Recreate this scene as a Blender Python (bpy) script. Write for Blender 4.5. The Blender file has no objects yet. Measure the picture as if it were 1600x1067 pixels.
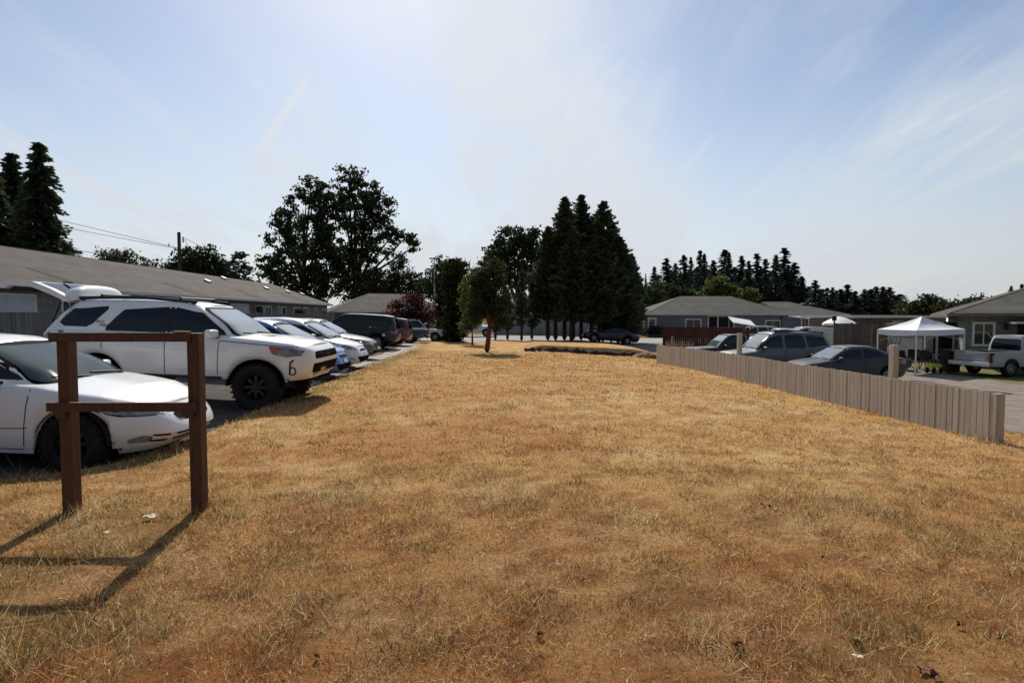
import bpy, bmesh, math, random
import numpy as np
from mathutils import Vector, Matrix, Euler

rng = np.random.default_rng(7)
random.seed(7)
scene = bpy.context.scene
COL = scene.collection
R = math.radians
F = 900.0; CX = 800.0; CY = 533.5; CAMZ = 1.65
TH = math.atan(41.5 / 900.0)

def at(u, v, d):
    """world point on the ray of photo pixel (u,v) at forward distance d"""
    a = (u - CX) / F; b = (CY - v) / F
    dx, dy, dz = a, math.cos(TH) + b * math.sin(TH), -math.sin(TH) + b * math.cos(TH)
    k = d / dy
    return Vector((dx * k, d, CAMZ + dz * k))

# ------------------------------------------------------------------ objects
def tag(o, label=None, cat=None, group=None, kind=None):
    if label: o['label'] = label
    if cat: o['category'] = cat
    if group: o['group'] = group
    if kind: o['kind'] = kind
    return o

def empty(name, loc=(0, 0, 0), rot=(0, 0, 0), parent=None):
    o = bpy.data.objects.new(name, None)
    o.location = loc; o.rotation_euler = rot
    if parent: o.parent = parent
    COL.objects.link(o)
    return o

def thing(name, label, cat, loc=(0, 0, 0), rz=0, group=None):
    return tag(empty(name, loc, (0, 0, rz)), label, cat, group)

def copy_tree(o, parent=None):
    c = o.copy(); COL.objects.link(c)
    if parent: c.parent = parent
    for ch in list(o.children): copy_tree(ch, c)
    return c

def finish(me, angle=35, smooth=True):
    bm = bmesh.new(); bm.from_mesh(me)
    bmesh.ops.remove_doubles(bm, verts=bm.verts, dist=1e-5)
    bmesh.ops.recalc_face_normals(bm, faces=bm.faces)
    bm.to_mesh(me); bm.free()
    if smooth:
        me.polygons.foreach_set('use_smooth', [True] * len(me.polygons))
        me.set_sharp_from_angle(angle=R(angle))

class MB:
    def __init__(s): s.v = []; s.f = []
    def add(s, vs, fs):
        n = len(s.v); s.v += [tuple(p) for p in vs]; s.f += [tuple(i + n for i in f) for f in fs]
        return s
    def box(s, c, size, rz=0, rx=0, ry=0, bev=0.0, taper=1.0):
        x, y, z = [k / 2 for k in size]
        m = Euler((rx, ry, rz)).to_matrix(); c = Vector(c)
        if bev <= 0:
            vs = []
            for dz in (-1, 1):
                t = taper if dz > 0 else 1
                for dx, dy in ((-1, -1), (1, -1), (1, 1), (-1, 1)):
                    vs.append(m @ Vector((dx * x * t, dy * y * t, dz * z)) + c)
            return s.add(vs, [(3, 2, 1, 0), (4, 5, 6, 7), (0, 1, 5, 4), (1, 2, 6, 5), (2, 3, 7, 6), (3, 0, 4, 7)])
        bm = bmesh.new()
        bmesh.ops.create_cube(bm, size=1)
        for v in bm.verts: v.co = Vector((v.co.x * size[0], v.co.y * size[1], v.co.z * size[2]))
        bmesh.ops.bevel(bm, geom=bm.edges[:], offset=bev, segments=2, affect='EDGES', profile=0.6)
        bm.verts.index_update()
        vs = [m @ v.co + c for v in bm.verts]; fs = [[v.index for v in f.verts] for f in bm.faces]
        bm.free()
        return s.add(vs, fs)
    def tube(s, pts, rad, n=8, cap=True):
        pts = [Vector(p) for p in pts]
        if not hasattr(rad, '__len__'): rad = [rad] * len(pts)
        rings = []
        up = Vector((0, 0, 1))
        for i, p in enumerate(pts):
            d = (pts[min(i + 1, len(pts) - 1)] - pts[max(i - 1, 0)]).normalized()
            a = d.cross(up)
            if a.length < 1e-3: a = d.cross(Vector((1, 0, 0)))
            a.normalize(); b = d.cross(a)
            rings.append([p + (a * math.cos(2 * math.pi * k / n) + b * math.sin(2 * math.pi * k / n)) * rad[i] for k in range(n)])
        vs = [q for r in rings for q in r]; fs = []
        for i in range(len(pts) - 1):
            for k in range(n):
                fs.append((i * n + k, i * n + (k + 1) % n, (i + 1) * n + (k + 1) % n, (i + 1) * n + k))
        if cap:
            fs.append(tuple(range(n))); fs.append(tuple((len(pts) - 1) * n + k for k in range(n)))
        return s.add(vs, fs)
    def lathe(s, prof, n=24, axis='z', c=(0, 0, 0), rows=None):
        c = Vector(c); vs = []; fs = []
        for k in range(n):
            a = 2 * math.pi * k / n
            for r, h in prof:
                p = Vector((r * math.cos(a), r * math.sin(a), h))
                if axis == 'y': p = Vector((p.x, p.z, p.y))
                if axis == 'x': p = Vector((p.z, p.x, p.y))
                vs.append(p + c)
        m = len(prof)
        for k in range(n):
            for j in range(m - 1):
                fs.append((k * m + j, ((k + 1) % n) * m + j, ((k + 1) % n) * m + j + 1, k * m + j + 1))
        return s.add(vs, fs)
    def grid(s, P, closed=False):
        """P[i][j] points"""
        n = len(P); m = len(P[0]); vs = [q for r in P for q in r]; fs = []
        for i in range(n - 1 + (1 if closed else 0)):
            for j in range(m - 1):
                a = i * m + j; b = ((i + 1) % n) * m + j
                fs.append((a, b, b + 1, a + 1))
        return s.add(vs, fs)
    def prism(s, poly, y0, y1):
        """poly in (x,z), extruded along y"""
        n = len(poly)
        vs = [(x, y0, z) for x, z in poly] + [(x, y1, z) for x, z in poly]
        fs = [tuple(range(n)), tuple(range(2 * n - 1, n - 1, -1))]
        fs += [(i, (i + 1) % n, n + (i + 1) % n, n + i) for i in range(n)]
        return s.add(vs, fs)
    def build(s, name, m, parent=None, smooth=True, angle=35):
        me = bpy.data.meshes.new(name); me.from_pydata(s.v, [], s.f)
        finish(me, angle, smooth)
        if m: me.materials.append(m)
        o = bpy.data.objects.new(name, me); COL.objects.link(o)
        if parent: o.parent = parent
        return o

def fastmesh(name, verts, faces_n, idx, m, parent=None, cols=None, smooth=False):
    """numpy mesh with faces of equal size faces_n"""
    me = bpy.data.meshes.new(name)
    nv = len(verts); nf = len(idx) // faces_n
    me.vertices.add(nv); me.vertices.foreach_set('co', np.asarray(verts, np.float32).ravel())
    me.loops.add(len(idx)); me.loops.foreach_set('vertex_index', np.asarray(idx, np.int32))
    me.polygons.add(nf)
    me.polygons.foreach_set('loop_start', np.arange(nf, dtype=np.int32) * faces_n)
    me.polygons.foreach_set('loop_total', np.full(nf, faces_n, np.int32))
    if smooth: me.polygons.foreach_set('use_smooth', np.ones(nf, bool))
    me.update(calc_edges=True)
    if cols is not None:
        at_ = me.color_attributes.new('tint', 'FLOAT_COLOR', 'POINT')
        c = np.ones((nv, 4), np.float32); c[:, :3] = cols
        at_.data.foreach_set('color', c.ravel())
    if m: me.materials.append(m)
    o = bpy.data.objects.new(name, me); COL.objects.link(o)
    if parent: o.parent = parent
    return o

# ------------------------------------------------------------------ materials
def new_mat(name):
    m = bpy.data.materials.new(name); m.use_nodes = True
    nt = m.node_tree; b = nt.nodes['Principled BSDF']
    return m, nt, b

def setin(n, k, v):
    if k in n.inputs: n.inputs[k].default_value = v

def c4(c): return (c[0], c[1], c[2], 1)

def mat(name, c1, c2=None, scale=3.0, rough=0.7, bump=0.0, bscale=40.0, detail=5.0, spec=0.3, metal=0.0, coat=0.0, stretch=None, lohi=(0.35, 0.65), island=0.0):
    m, nt, b = new_mat(name)
    b.inputs['Roughness'].default_value = rough
    b.inputs['Metallic'].default_value = metal
    setin(b, 'Specular IOR Level', spec); setin(b, 'Coat Weight', coat); setin(b, 'Coat Roughness', 0.06)
    b.inputs['Base Color'].default_value = c4(c1)
    tc = nt.nodes.new('ShaderNodeTexCoord'); mp = nt.nodes.new('ShaderNodeMapping')
    nt.links.new(tc.outputs['Object'], mp.inputs['Vector'])
    if stretch: mp.inputs['Scale'].default_value = stretch
    if c2:
        n = nt.nodes.new('ShaderNodeTexNoise'); n.inputs['Scale'].default_value = scale; n.inputs['Detail'].default_value = detail
        n.inputs['Roughness'].default_value = 0.65
        nt.links.new(mp.outputs[0], n.inputs['Vector'])
        r = nt.nodes.new('ShaderNodeValToRGB'); r.color_ramp.elements[0].position = lohi[0]; r.color_ramp.elements[1].position = lohi[1]
        r.color_ramp.elements[0].color = c4(c1); r.color_ramp.elements[1].color = c4(c2)
        nt.links.new(n.outputs['Fac'], r.inputs[0]); nt.links.new(r.outputs[0], b.inputs['Base Color'])
        if island:   # every board its own tone
            ge = nt.nodes.new('ShaderNodeNewGeometry'); mr = nt.nodes.new('ShaderNodeMapRange'); mr.inputs['To Min'].default_value = 1 - island; mr.inputs['To Max'].default_value = 1 + island * .7
            nt.links.new(ge.outputs['Random Per Island'], mr.inputs['Value']); vs = nt.nodes.new('ShaderNodeVectorMath'); vs.operation = 'SCALE'
            nt.links.new(r.outputs[0], vs.inputs[0]); nt.links.new(mr.outputs[0], vs.inputs['Scale']); nt.links.new(vs.outputs[0], b.inputs['Base Color'])
    if bump > 0:
        n2 = nt.nodes.new('ShaderNodeTexNoise'); n2.inputs['Scale'].default_value = bscale; n2.inputs['Detail'].default_value = 4
        nt.links.new(mp.outputs[0], n2.inputs['Vector'])
        bp = nt.nodes.new('ShaderNodeBump'); bp.inputs['Strength'].default_value = bump; bp.inputs['Distance'].default_value = 0.02
        nt.links.new(n2.outputs['Fac'], bp.inputs['Height']); nt.links.new(bp.outputs[0], b.inputs['Normal'])
    return m

def banded(name, c1, c2, axis, period, dark=0.55, line=0.12, rough=0.8, nscale=2.0, bumpd=0.01):
    """boards / laps / shingle courses: seams repeat along an object axis"""
    m, nt, b = new_mat(name); b.inputs['Roughness'].default_value = rough; setin(b, 'Specular IOR Level', 0.2)
    N = nt.nodes; Lk = nt.links
    tc = N.new('ShaderNodeTexCoord'); sp = N.new('ShaderNodeSeparateXYZ'); Lk.new(tc.outputs['Object'], sp.inputs[0])
    d = N.new('ShaderNodeMath'); d.operation = 'DIVIDE'; d.inputs[1].default_value = period; Lk.new(sp.outputs[axis], d.inputs[0])
    fr = N.new('ShaderNodeMath'); fr.operation = 'FRACT'; Lk.new(d.outputs[0], fr.inputs[0])
    fl = N.new('ShaderNodeMath'); fl.operation = 'FLOOR'; Lk.new(d.outputs[0], fl.inputs[0])
    wn = N.new('ShaderNodeTexWhiteNoise'); wn.noise_dimensions = '1D'; Lk.new(fl.outputs[0], wn.inputs['W'])
    no = N.new('ShaderNodeTexNoise'); no.inputs['Scale'].default_value = nscale; no.inputs['Detail'].default_value = 6; Lk.new(tc.outputs['Object'], no.inputs['Vector'])
    mx = N.new('ShaderNodeMath'); mx.operation = 'MULTIPLY_ADD'; mx.inputs[1].default_value = 0.25; Lk.new(wn.outputs['Value'], mx.inputs[0]); Lk.new(no.outputs['Fac'], mx.inputs[2])
    r = N.new('ShaderNodeValToRGB'); r.color_ramp.elements[0].position = 0.4; r.color_ramp.elements[1].position = 0.85
    r.color_ramp.elements[0].color = c4(c1); r.color_ramp.elements[1].color = c4(c2); Lk.new(mx.outputs[0], r.inputs[0])
    n3 = N.new('ShaderNodeTexNoise'); n3.inputs['Scale'].default_value = nscale * 7; n3.inputs['Detail'].default_value = 3; Lk.new(tc.outputs['Object'], n3.inputs['Vector'])
    ad = N.new('ShaderNodeVectorMath'); ad.operation = 'SCALE'
    gp = N.new('ShaderNodeMapRange'); gp.inputs['From Min'].default_value = 0.0; gp.inputs['From Max'].default_value = line; gp.inputs['To Min'].default_value = dark; gp.inputs['To Max'].default_value = 1.0; Lk.new(fr.outputs[0], gp.inputs['Value'])
    v3 = N.new('ShaderNodeMapRange'); v3.inputs['From Min'].default_value = .3; v3.inputs['From Max'].default_value = .7; v3.inputs['To Min'].default_value = .8; v3.inputs['To Max'].default_value = 1.18; Lk.new(n3.outputs['Fac'], v3.inputs['Value'])
    mm = N.new('ShaderNodeMath'); mm.operation = 'MULTIPLY'; Lk.new(gp.outputs[0], mm.inputs[0]); Lk.new(v3.outputs[0], mm.inputs[1])
    Lk.new(r.outputs[0], ad.inputs[0]); Lk.new(mm.outputs[0], ad.inputs['Scale'])
    Lk.new(ad.outputs[0], b.inputs['Base Color'])
    bp = N.new('ShaderNodeBump'); bp.inputs['Strength'].default_value = 0.8; bp.inputs['Distance'].default_value = bumpd
    pw = N.new('ShaderNodeMath'); pw.operation = 'SUBTRACT'; pw.inputs[0].default_value = 1.0; Lk.new(fr.outputs[0], pw.inputs[1])
    Lk.new(pw.outputs[0], bp.inputs['Height']); Lk.new(bp.outputs[0], b.inputs['Normal'])
    return m

def paint(name, c, rough=0.3, coat=0.8, metal=0.0, dust=0.06):
    m, nt, b = new_mat(name); N = nt.nodes
    b.inputs['Roughness'].default_value = rough; b.inputs['Metallic'].default_value = metal
    setin(b, 'Coat Weight', coat); setin(b, 'Coat Roughness', 0.05)
    tc = N.new('ShaderNodeTexCoord'); no = N.new('ShaderNodeTexNoise'); no.inputs['Scale'].default_value = 2.2; no.inputs['Detail'].default_value = 8
    nt.links.new(tc.outputs['Object'], no.inputs['Vector'])
    r = N.new('ShaderNodeValToRGB'); r.color_ramp.elements[0].position = 0.42; r.color_ramp.elements[1].position = 0.75
    dst = (0.34, 0.28, 0.2)
    r.color_ramp.elements[0].color = c4(c); r.color_ramp.elements[1].color = c4([c[i] * (1 - dust * 2) + dst[i] * dust * 2 for i in range(3)])
    nt.links.new(no.outputs['Fac'], r.inputs[0]); nt.links.new(r.outputs[0], b.inputs['Base Color'])
    mr = N.new('ShaderNodeMapRange'); mr.inputs['To Min'].default_value = rough - 0.05; mr.inputs['To Max'].default_value = rough + 0.18
    nt.links.new(no.outputs['Fac'], mr.inputs['Value']); nt.links.new(mr.outputs[0], b.inputs['Roughness'])
    return m

def foliage(name, c1, c2, trans=0.25, scale=0.6):
    m, nt, b = new_mat(name); N = nt.nodes; Lk = nt.links
    N.remove(b); out = N['Material Output']
    at_ = N.new('ShaderNodeAttribute'); at_.attribute_name = 'tint'
    tc = N.new('ShaderNodeTexCoord'); no = N.new('ShaderNodeTexNoise'); no.inputs['Scale'].default_value = scale; no.inputs['Detail'].default_value = 3
    Lk.new(tc.outputs['Object'], no.inputs['Vector'])
    ad = N.new('ShaderNodeMath'); ad.operation = 'ADD'; Lk.new(no.outputs['Fac'], ad.inputs[0])
    sb = N.new('ShaderNodeMath'); sb.operation = 'MULTIPLY_ADD'; sb.inputs[1].default_value = 0.5; sb.inputs[2].default_value = -0.25
    Lk.new(at_.outputs['Fac'], sb.inputs[0]); Lk.new(sb.outputs[0], ad.inputs[1])
    r = N.new('ShaderNodeValToRGB'); r.color_ramp.elements[0].position = 0.3; r.color_ramp.elements[1].position = 0.75
    r.color_ramp.elements[0].color = c4(c1); r.color_ramp.elements[1].color = c4(c2); Lk.new(ad.outputs[0], r.inputs[0])
    d = N.new('ShaderNodeBsdfDiffuse'); t = N.new('ShaderNodeBsdfTranslucent'); g = N.new('ShaderNodeBsdfGlossy'); g.inputs['Roughness'].default_value = 0.5
    Lk.new(r.outputs[0], d.inputs['Color']); Lk.new(r.outputs[0], t.inputs['Color'])
    mx = N.new('ShaderNodeMixShader'); mx.inputs[0].default_value = trans; Lk.new(d.outputs[0], mx.inputs[1]); Lk.new(t.outputs[0], mx.inputs[2])
    m2 = N.new('ShaderNodeMixShader'); m2.inputs[0].default_value = 0.035; Lk.new(mx.outputs[0], m2.inputs[1]); Lk.new(g.outputs[0], m2.inputs[2])
    g.inputs['Color'].default_value = (0.5, 0.55, 0.5, 1)
    Lk.new(m2.outputs[0], out.inputs['Surface'])
    return m

M = {}
M['white'] = paint('white_paint', (0.80, 0.80, 0.79), dust=0.05)
M['white2'] = paint('white_paint_plain', (0.74, 0.75, 0.75), dust=0.08)
M['blue'] = paint('blue_paint', (0.02, 0.10, 0.38))
M['tan'] = paint('olive_paint', (0.085, 0.083, 0.066), metal=0.3, dust=.04)
M['navy'] = paint('navy_paint', (0.004, 0.005, 0.011), coat=.25, dust=.01)
M['maroon'] = paint('maroon_paint', (0.10, 0.015, 0.018))
M['dblue'] = paint('dark_blue_paint', (0.012, 0.022, 0.10))
M['silver'] = paint('silver_grey_paint', (0.15, 0.155, 0.148), metal=0.6, rough=.42, coat=.35, dust=0.05)
M['charcoal'] = paint('charcoal_paint', (0.045, 0.048, 0.053), metal=0.6, rough=.45, coat=.3, dust=0.05)
M['black'] = paint('black_paint', (0.006, 0.006, 0.007), coat=.5, dust=0.02)
M['greywhite'] = paint('worn_white_paint', (0.36, 0.37, 0.39), rough=0.4, coat=0.4, dust=0.1)
M['beige'] = paint('beige_paint', (0.36, 0.33, 0.27))
M['glass_dark'] = mat('tinted_glass', (0.006, 0.007, 0.008), rough=0.03, spec=0.5)
M['glass_ws'] = mat('windscreen_glass', (0.06, 0.09, 0.095), (0.14, 0.18, 0.185), scale=1.5, rough=0.05, spec=0.8, coat=1.0)  # pale base paints in the sunlit dash along with the dust
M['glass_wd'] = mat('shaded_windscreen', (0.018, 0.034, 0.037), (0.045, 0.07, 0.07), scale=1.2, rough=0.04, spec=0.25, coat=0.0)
M['glass_house'] = mat('window_glass', (0.03, 0.033, 0.035), (0.07, 0.075, 0.075), scale=1.2, rough=0.05, spec=0.6)
M['tyre'] = mat('tyre_rubber', (0.008, 0.008, 0.008), (0.02, 0.018, 0.016), scale=6, rough=0.85)
M['rim'] = mat('alloy_rim', (0.42, 0.43, 0.44), (0.3, 0.29, 0.27), scale=8, rough=0.35, metal=0.7)
M['rim_dark'] = mat('black_shaded_rim', (0.015, 0.015, 0.016), rough=0.4)  # black off-roader wheels; coupe alloys darkened to hold the arch shade
M['plastic'] = mat('black_plastic', (0.012, 0.012, 0.013), (0.022, 0.022, 0.022), scale=12, rough=0.55)
M['grille'] = mat('grille_black', (0.006, 0.006, 0.006), rough=0.8, spec=0.05)
M['under'] = mat('underbody_dark', (0.008, 0.008, 0.008), rough=0.9)
M['lamp'] = mat('headlamp_lens', (0.36, 0.37, 0.37), (0.10, 0.11, 0.115), scale=9, rough=0.12, spec=0.8, coat=1.0)
M['lamp_smoke'] = mat('smoked_lamp_lens', (0.05, 0.055, 0.06), (0.22, 0.22, 0.22), scale=9, rough=0.1, spec=0.8, coat=1.0)
M['red_lamp'] = mat('red_lamp_lens', (0.22, 0.012, 0.012), (0.35, 0.03, 0.03), scale=9, rough=0.15, spec=0.7, coat=1.0)
M['amber'] = mat('amber_lens', (0.45, 0.06, 0.03), rough=0.2, coat=1.0)
M['chrome'] = mat('chrome_trim', (0.6, 0.6, 0.6), rough=0.15, metal=1.0)
M['plate'] = mat('number_plate', (0.62, 0.66, 0.68), (0.35, 0.42, 0.5), scale=14, rough=0.4)
M['seam'] = mat('panel_gap', (0.02, 0.02, 0.02), rough=0.9)
M['bare'] = mat('dusty_skid_plate', (0.42, 0.27, 0.17), (0.5, 0.36, 0.24), scale=6, rough=0.5)
M['wood_brown'] = mat('brown_stained_wood', (0.058, 0.024, 0.012), (0.115, 0.048, 0.023), scale=5, rough=0.55, bump=0.5, bscale=20, stretch=(6, 6, 0.7), spec=0.35)
M['wood_raw'] = mat('bare_wood_end', (0.30, 0.17, 0.10), (0.42, 0.27, 0.17), scale=30, rough=0.8)
M['fence_grey'] = mat('taupe_painted_boards', (0.375, 0.33, 0.275), (0.45, 0.40, 0.335), scale=3, rough=0.75, bump=0.3, bscale=25, stretch=(4, 4, 0.5), island=.09)
M['fence_wood'] = mat('weathered_grey_boards', (0.11, 0.11, 0.11), (0.19, 0.185, 0.175), scale=4, rough=0.85, bump=0.4, bscale=20, stretch=(4, 4, 0.4), island=.22)
M['fence_brown'] = mat('weathered_brown_boards', (0.085, 0.07, 0.06), (0.15, 0.125, 0.105), scale=4, rough=0.85, bump=0.4, bscale=20, stretch=(4, 4, 0.4), island=.22)
M['fence_red'] = mat('barn_red_boards', (0.075, 0.022, 0.017), (0.115, 0.036, 0.028), scale=4, rough=0.8, bump=0.3, stretch=(4, 4, 0.4), island=.2)
M['fence_tanpicket'] = mat('tan_picket', (0.3, 0.23, 0.15), (0.4, 0.31, 0.21), scale=4, rough=0.8)
M['white_trim'] = mat('white_trim', (0.72, 0.72, 0.70), (0.62, 0.62, 0.6), scale=3, rough=0.6)
M['canopy'] = mat('white_canopy_cloth', (0.82, 0.82, 0.82), (0.75, 0.75, 0.76), scale=2, rough=0.7)
M['metal_grey'] = mat('galvanised_metal', (0.3, 0.31, 0.31), (0.4, 0.4, 0.4), scale=5, rough=0.45, metal=0.5)
M['pole_wood'] = mat('utility_pole_wood', (0.06, 0.045, 0.035), (0.1, 0.08, 0.06), scale=5, rough=0.9, stretch=(4, 4, 0.4))
M['wire'] = mat('wire_black', (0.02, 0.02, 0.02), rough=0.7)
M['bark'] = mat('bark', (0.035, 0.026, 0.02), (0.075, 0.058, 0.045), scale=5, rough=0.9, bump=0.6, bscale=12, stretch=(3, 3, 0.6))
M['bark_red'] = mat('reddish_bark', (0.08, 0.025, 0.018), (0.15, 0.055, 0.04), scale=5, rough=0.9, bump=0.6, bscale=14, stretch=(3, 3, 0.6))
M['stone'] = mat('field_stone', (0.025, 0.02, 0.017), (0.075, 0.06, 0.048), scale=3, rough=0.9, bump=0.6, bscale=8)
M['dirt'] = mat('red_soil', (0.16, 0.075, 0.04), (0.24, 0.125, 0.07), scale=8, rough=0.95, bump=0.8, bscale=18)
M['shingle_l'] = banded('brown_grey_shingles', (0.060, 0.051, 0.045), (0.105, 0.092, 0.081), 2, 0.105, dark=.4, line=.22, nscale=1.1, rough=0.9, bumpd=0.02)
M['shingle_dark'] = banded('dark_shingle_patch', (0.036, 0.030, 0.026), (0.06, 0.051, 0.045), 2, 0.065, nscale=2, rough=0.9, bumpd=0.02)
M['shingle_r'] = banded('grey_shingles', (0.062, 0.057, 0.051), (0.108, 0.101, 0.090), 2, 0.065, dark=.6, line=.3, nscale=0.9, rough=0.9, bumpd=0.02)
M['siding_l'] = banded('grey_lap_siding', (0.17, 0.165, 0.155), (0.25, 0.245, 0.23), 2, 0.15, nscale=0.8)
M['siding_blue'] = banded('blue_grey_siding', (0.14, 0.15, 0.165), (0.2, 0.215, 0.235), 2, 0.15, nscale=0.8)
M['siding_green'] = banded('sage_green_siding', (0.15, 0.17, 0.145), (0.22, 0.24, 0.205), 2, 0.18, nscale=0.8)
M['siding_tan'] = banded('brown_siding', (0.13, 0.105, 0.085), (0.2, 0.165, 0.135), 2, 0.15, nscale=0.8)
M['siding_pale'] = banded('pale_grey_panels', (0.26, 0.265, 0.27), (0.36, 0.365, 0.37), 0, 0.4, nscale=0.8)
M['door_white'] = mat('white_door', (0.55, 0.57, 0.62), (0.48, 0.5, 0.55), scale=2, rough=0.5)
M['door_dark'] = mat('dark_doorway', (0.012, 0.011, 0.01), (0.025, 0.02, 0.017), scale=2, rough=0.9)  # dark doors, and panels whose colour holds the shade of openings
M['cloth_blue'] = mat('pale_blue_cover', (0.3, 0.36, 0.44), (0.42, 0.47, 0.53), scale=3, rough=0.8)
M['yellow'] = mat('yellow_plastic', (0.62, 0.6, 0.08), (0.5, 0.45, 0.05), scale=3, rough=0.5)
M['bin_red'] = mat('maroon_bin', (0.028, 0.013, 0.011), rough=0.5)
M['leaf_brown'] = mat('dry_leaf', (0.10, 0.025, 0.012), (0.2, 0.07, 0.03), scale=20, rough=0.7)
M['paper'] = mat('paper_scrap', (0.55, 0.47, 0.37), rough=0.7)
# ------------------------------------------------------------------ terrain
def ss(a, b, x):
    t = np.clip((np.asarray(x, float) - a) / (b - a), 0, 1); return t * t * (3 - 2 * t)

def vnoise(x, y, seed=0):
    xi = np.floor(x).astype(np.int64); yi = np.floor(y).astype(np.int64); xf = x - xi; yf = y - yi
    def h(a, b):
        n = (a * 374761393 + b * 668265263 + seed * 1274126177) & 0xffffffff
        n = ((n ^ (n >> 13)) * 1274126177) & 0xffffffff
        return ((n ^ (n >> 16)) & 0xffff) / 65535.0
    u = xf * xf * (3 - 2 * xf); w = yf * yf * (3 - 2 * yf)
    return (h(xi, yi) * (1 - u) + h(xi + 1, yi) * u) * (1 - w) + (h(xi, yi + 1) * (1 - u) + h(xi + 1, yi + 1) * u) * w

def fbm(x, y, seed=0, o=4):
    s = 0; a = 0.5; t = 0
    for i in range(o):
        s = s + a * vnoise(x * 2 ** i + 17.3 * i, y * 2 ** i - 9.1 * i, seed + i); t += a; a *= 0.55
    return s / t

EDGE_Y = np.array([-5, 4.7, 5.0, 5.25, 5.45, 5.68, 6.0, 6.5, 7.5, 10, 14, 19.6, 26, 33, 40, 48, 60])
EDGE_X = np.array([-16, -16, -9, -7.0, -5.9, -5.15, -4.68, -4.36, -4.2, -4.3, -4.45, -4.6, -5.0, -5.5, -6.4, -8.0, -10])
def edge_x(y): return np.interp(y, EDGE_Y, EDGE_X)
def fence_x(y): return 7.2 - 0.076 * (np.asarray(y, float) - 8.5)
def rock_mask(x): return ss(0.2, 1.6, x) * (1 - ss(7.2, 8.5, x))

def zfun(x, y):
    x = np.asarray(x, float); y = np.asarray(y, float)
    zc = -0.20 * ss(18, 29, y) - 0.33 * ss(31, 50, y) - 0.15 * ss(50, 62, y)
    zc = zc + 0.34 * rock_mask(x) * ss(29.35, 29.75, y) * (1 - ss(31, 47, y))
    zc = zc - 0.26 * ss(0, 7.5, x) * (1 - ss(28, 45, y) * 0.6)
    fx = fence_x(np.minimum(y, 30))
    zc = zc + (-0.97 - zc) * ss(fx + 0.3, fx + 5.0, x) * ss(5.5, 11, y)
    ex = edge_x(y)
    zc = zc - (0.03 + 0.07 * (1 - ss(8.0, 9.6, y))) * ss(0, 0.3, ex - x) * ss(4.6, 5.2, y) + 0.05 * np.clip(-4.6 - x, 0, 6) * ss(5.2, 7, y) * (1 - ss(40, 55, y))
    # gentle bank where the lawn meets the lot
    zc = zc + 0.05 * np.exp(-((x - ex - 0.5) / 0.5) ** 2) * ss(6.2, 7.6, y) * (1 - ss(20, 30, y))
    on = ss(0, .6, x - ex) * (1 - ss(30, 36, y)) * (1 - ss(-.3, .2, x - fx) * ss(8, 9, y))
    return zc + 0.02 * (fbm(x * 0.7, y * 0.7, 5, 2) - 0.5) * 2 + 0.024 * on * (fbm(x * 4.2, y * 4.2, 15, 3) - 0.5)

def z1(x, y): return float(zfun(x, y))

def ruled(name, ys, xl, xr, nx, dz, m, colfn=None, xg=None):
    """ground patch between two edges; xg gives fixed columns that are clipped at the edges"""
    P = []
    for y in ys:
        a, b = xl(y), xr(y)
        P.append(np.stack([np.clip(xg, a, b) if xg is not None else np.linspace(a, b, nx), np.full(nx if xg is None else len(xg), y)], 1))
    P = np.array(P); X = P[..., 0]; Y = P[..., 1]
    Z = zfun(X, Y) + dz; nx = X.shape[1]
    V = np.stack([X, Y, Z], -1).reshape(-1, 3)
    ny = len(ys); i = (np.arange(ny - 1)[:, None] * nx + np.arange(nx - 1)[None]).reshape(-1)
    Q = np.stack([i, i + 1, i + nx + 1, i + nx], -1)
    xv = V[:, 0]; keep = (xv[Q[:, 1]] - xv[Q[:, 0]] > 1e-4) & (xv[Q[:, 2]] - xv[Q[:, 3]] > 1e-4)
    full = keep | (xv[Q[:, 1]] - xv[Q[:, 0]] > 1e-4) | (xv[Q[:, 2]] - xv[Q[:, 3]] > 1e-4)
    cols = colfn(V[:, 0], V[:, 1]) if colfn else None
    o = fastmesh(name, V, 4, Q[full].reshape(-1), m, cols=cols, smooth=True)
    return tag(o, kind='structure')

STRAW = np.array([0.53, 0.32, 0.128]); PALE = np.array([0.62, 0.43, 0.22]); RUST = np.array([0.37, 0.145, 0.042]); BROWN = np.array([0.26, 0.118, 0.045]); OLIVE = np.array([0.145, 0.128, 0.045])
def olive_k(x, y):
    near = 1 - ss(3.0, 7.0, y)
    side = np.clip(ss(-0.5, -2.5, x) + ss(1.2, 3.2, x) + .3, 0, 1)
    n3 = fbm(x * 2.0, y * 2.0 + 70, 31, 5); n5 = fbm(x * 14, y * 14, 51, 2)
    return np.clip(ss(0.42, 0.66, n3 + .14 * (n5 - .5)) * (0.16 + 0.84 * near * side), 0, 1)

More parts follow.
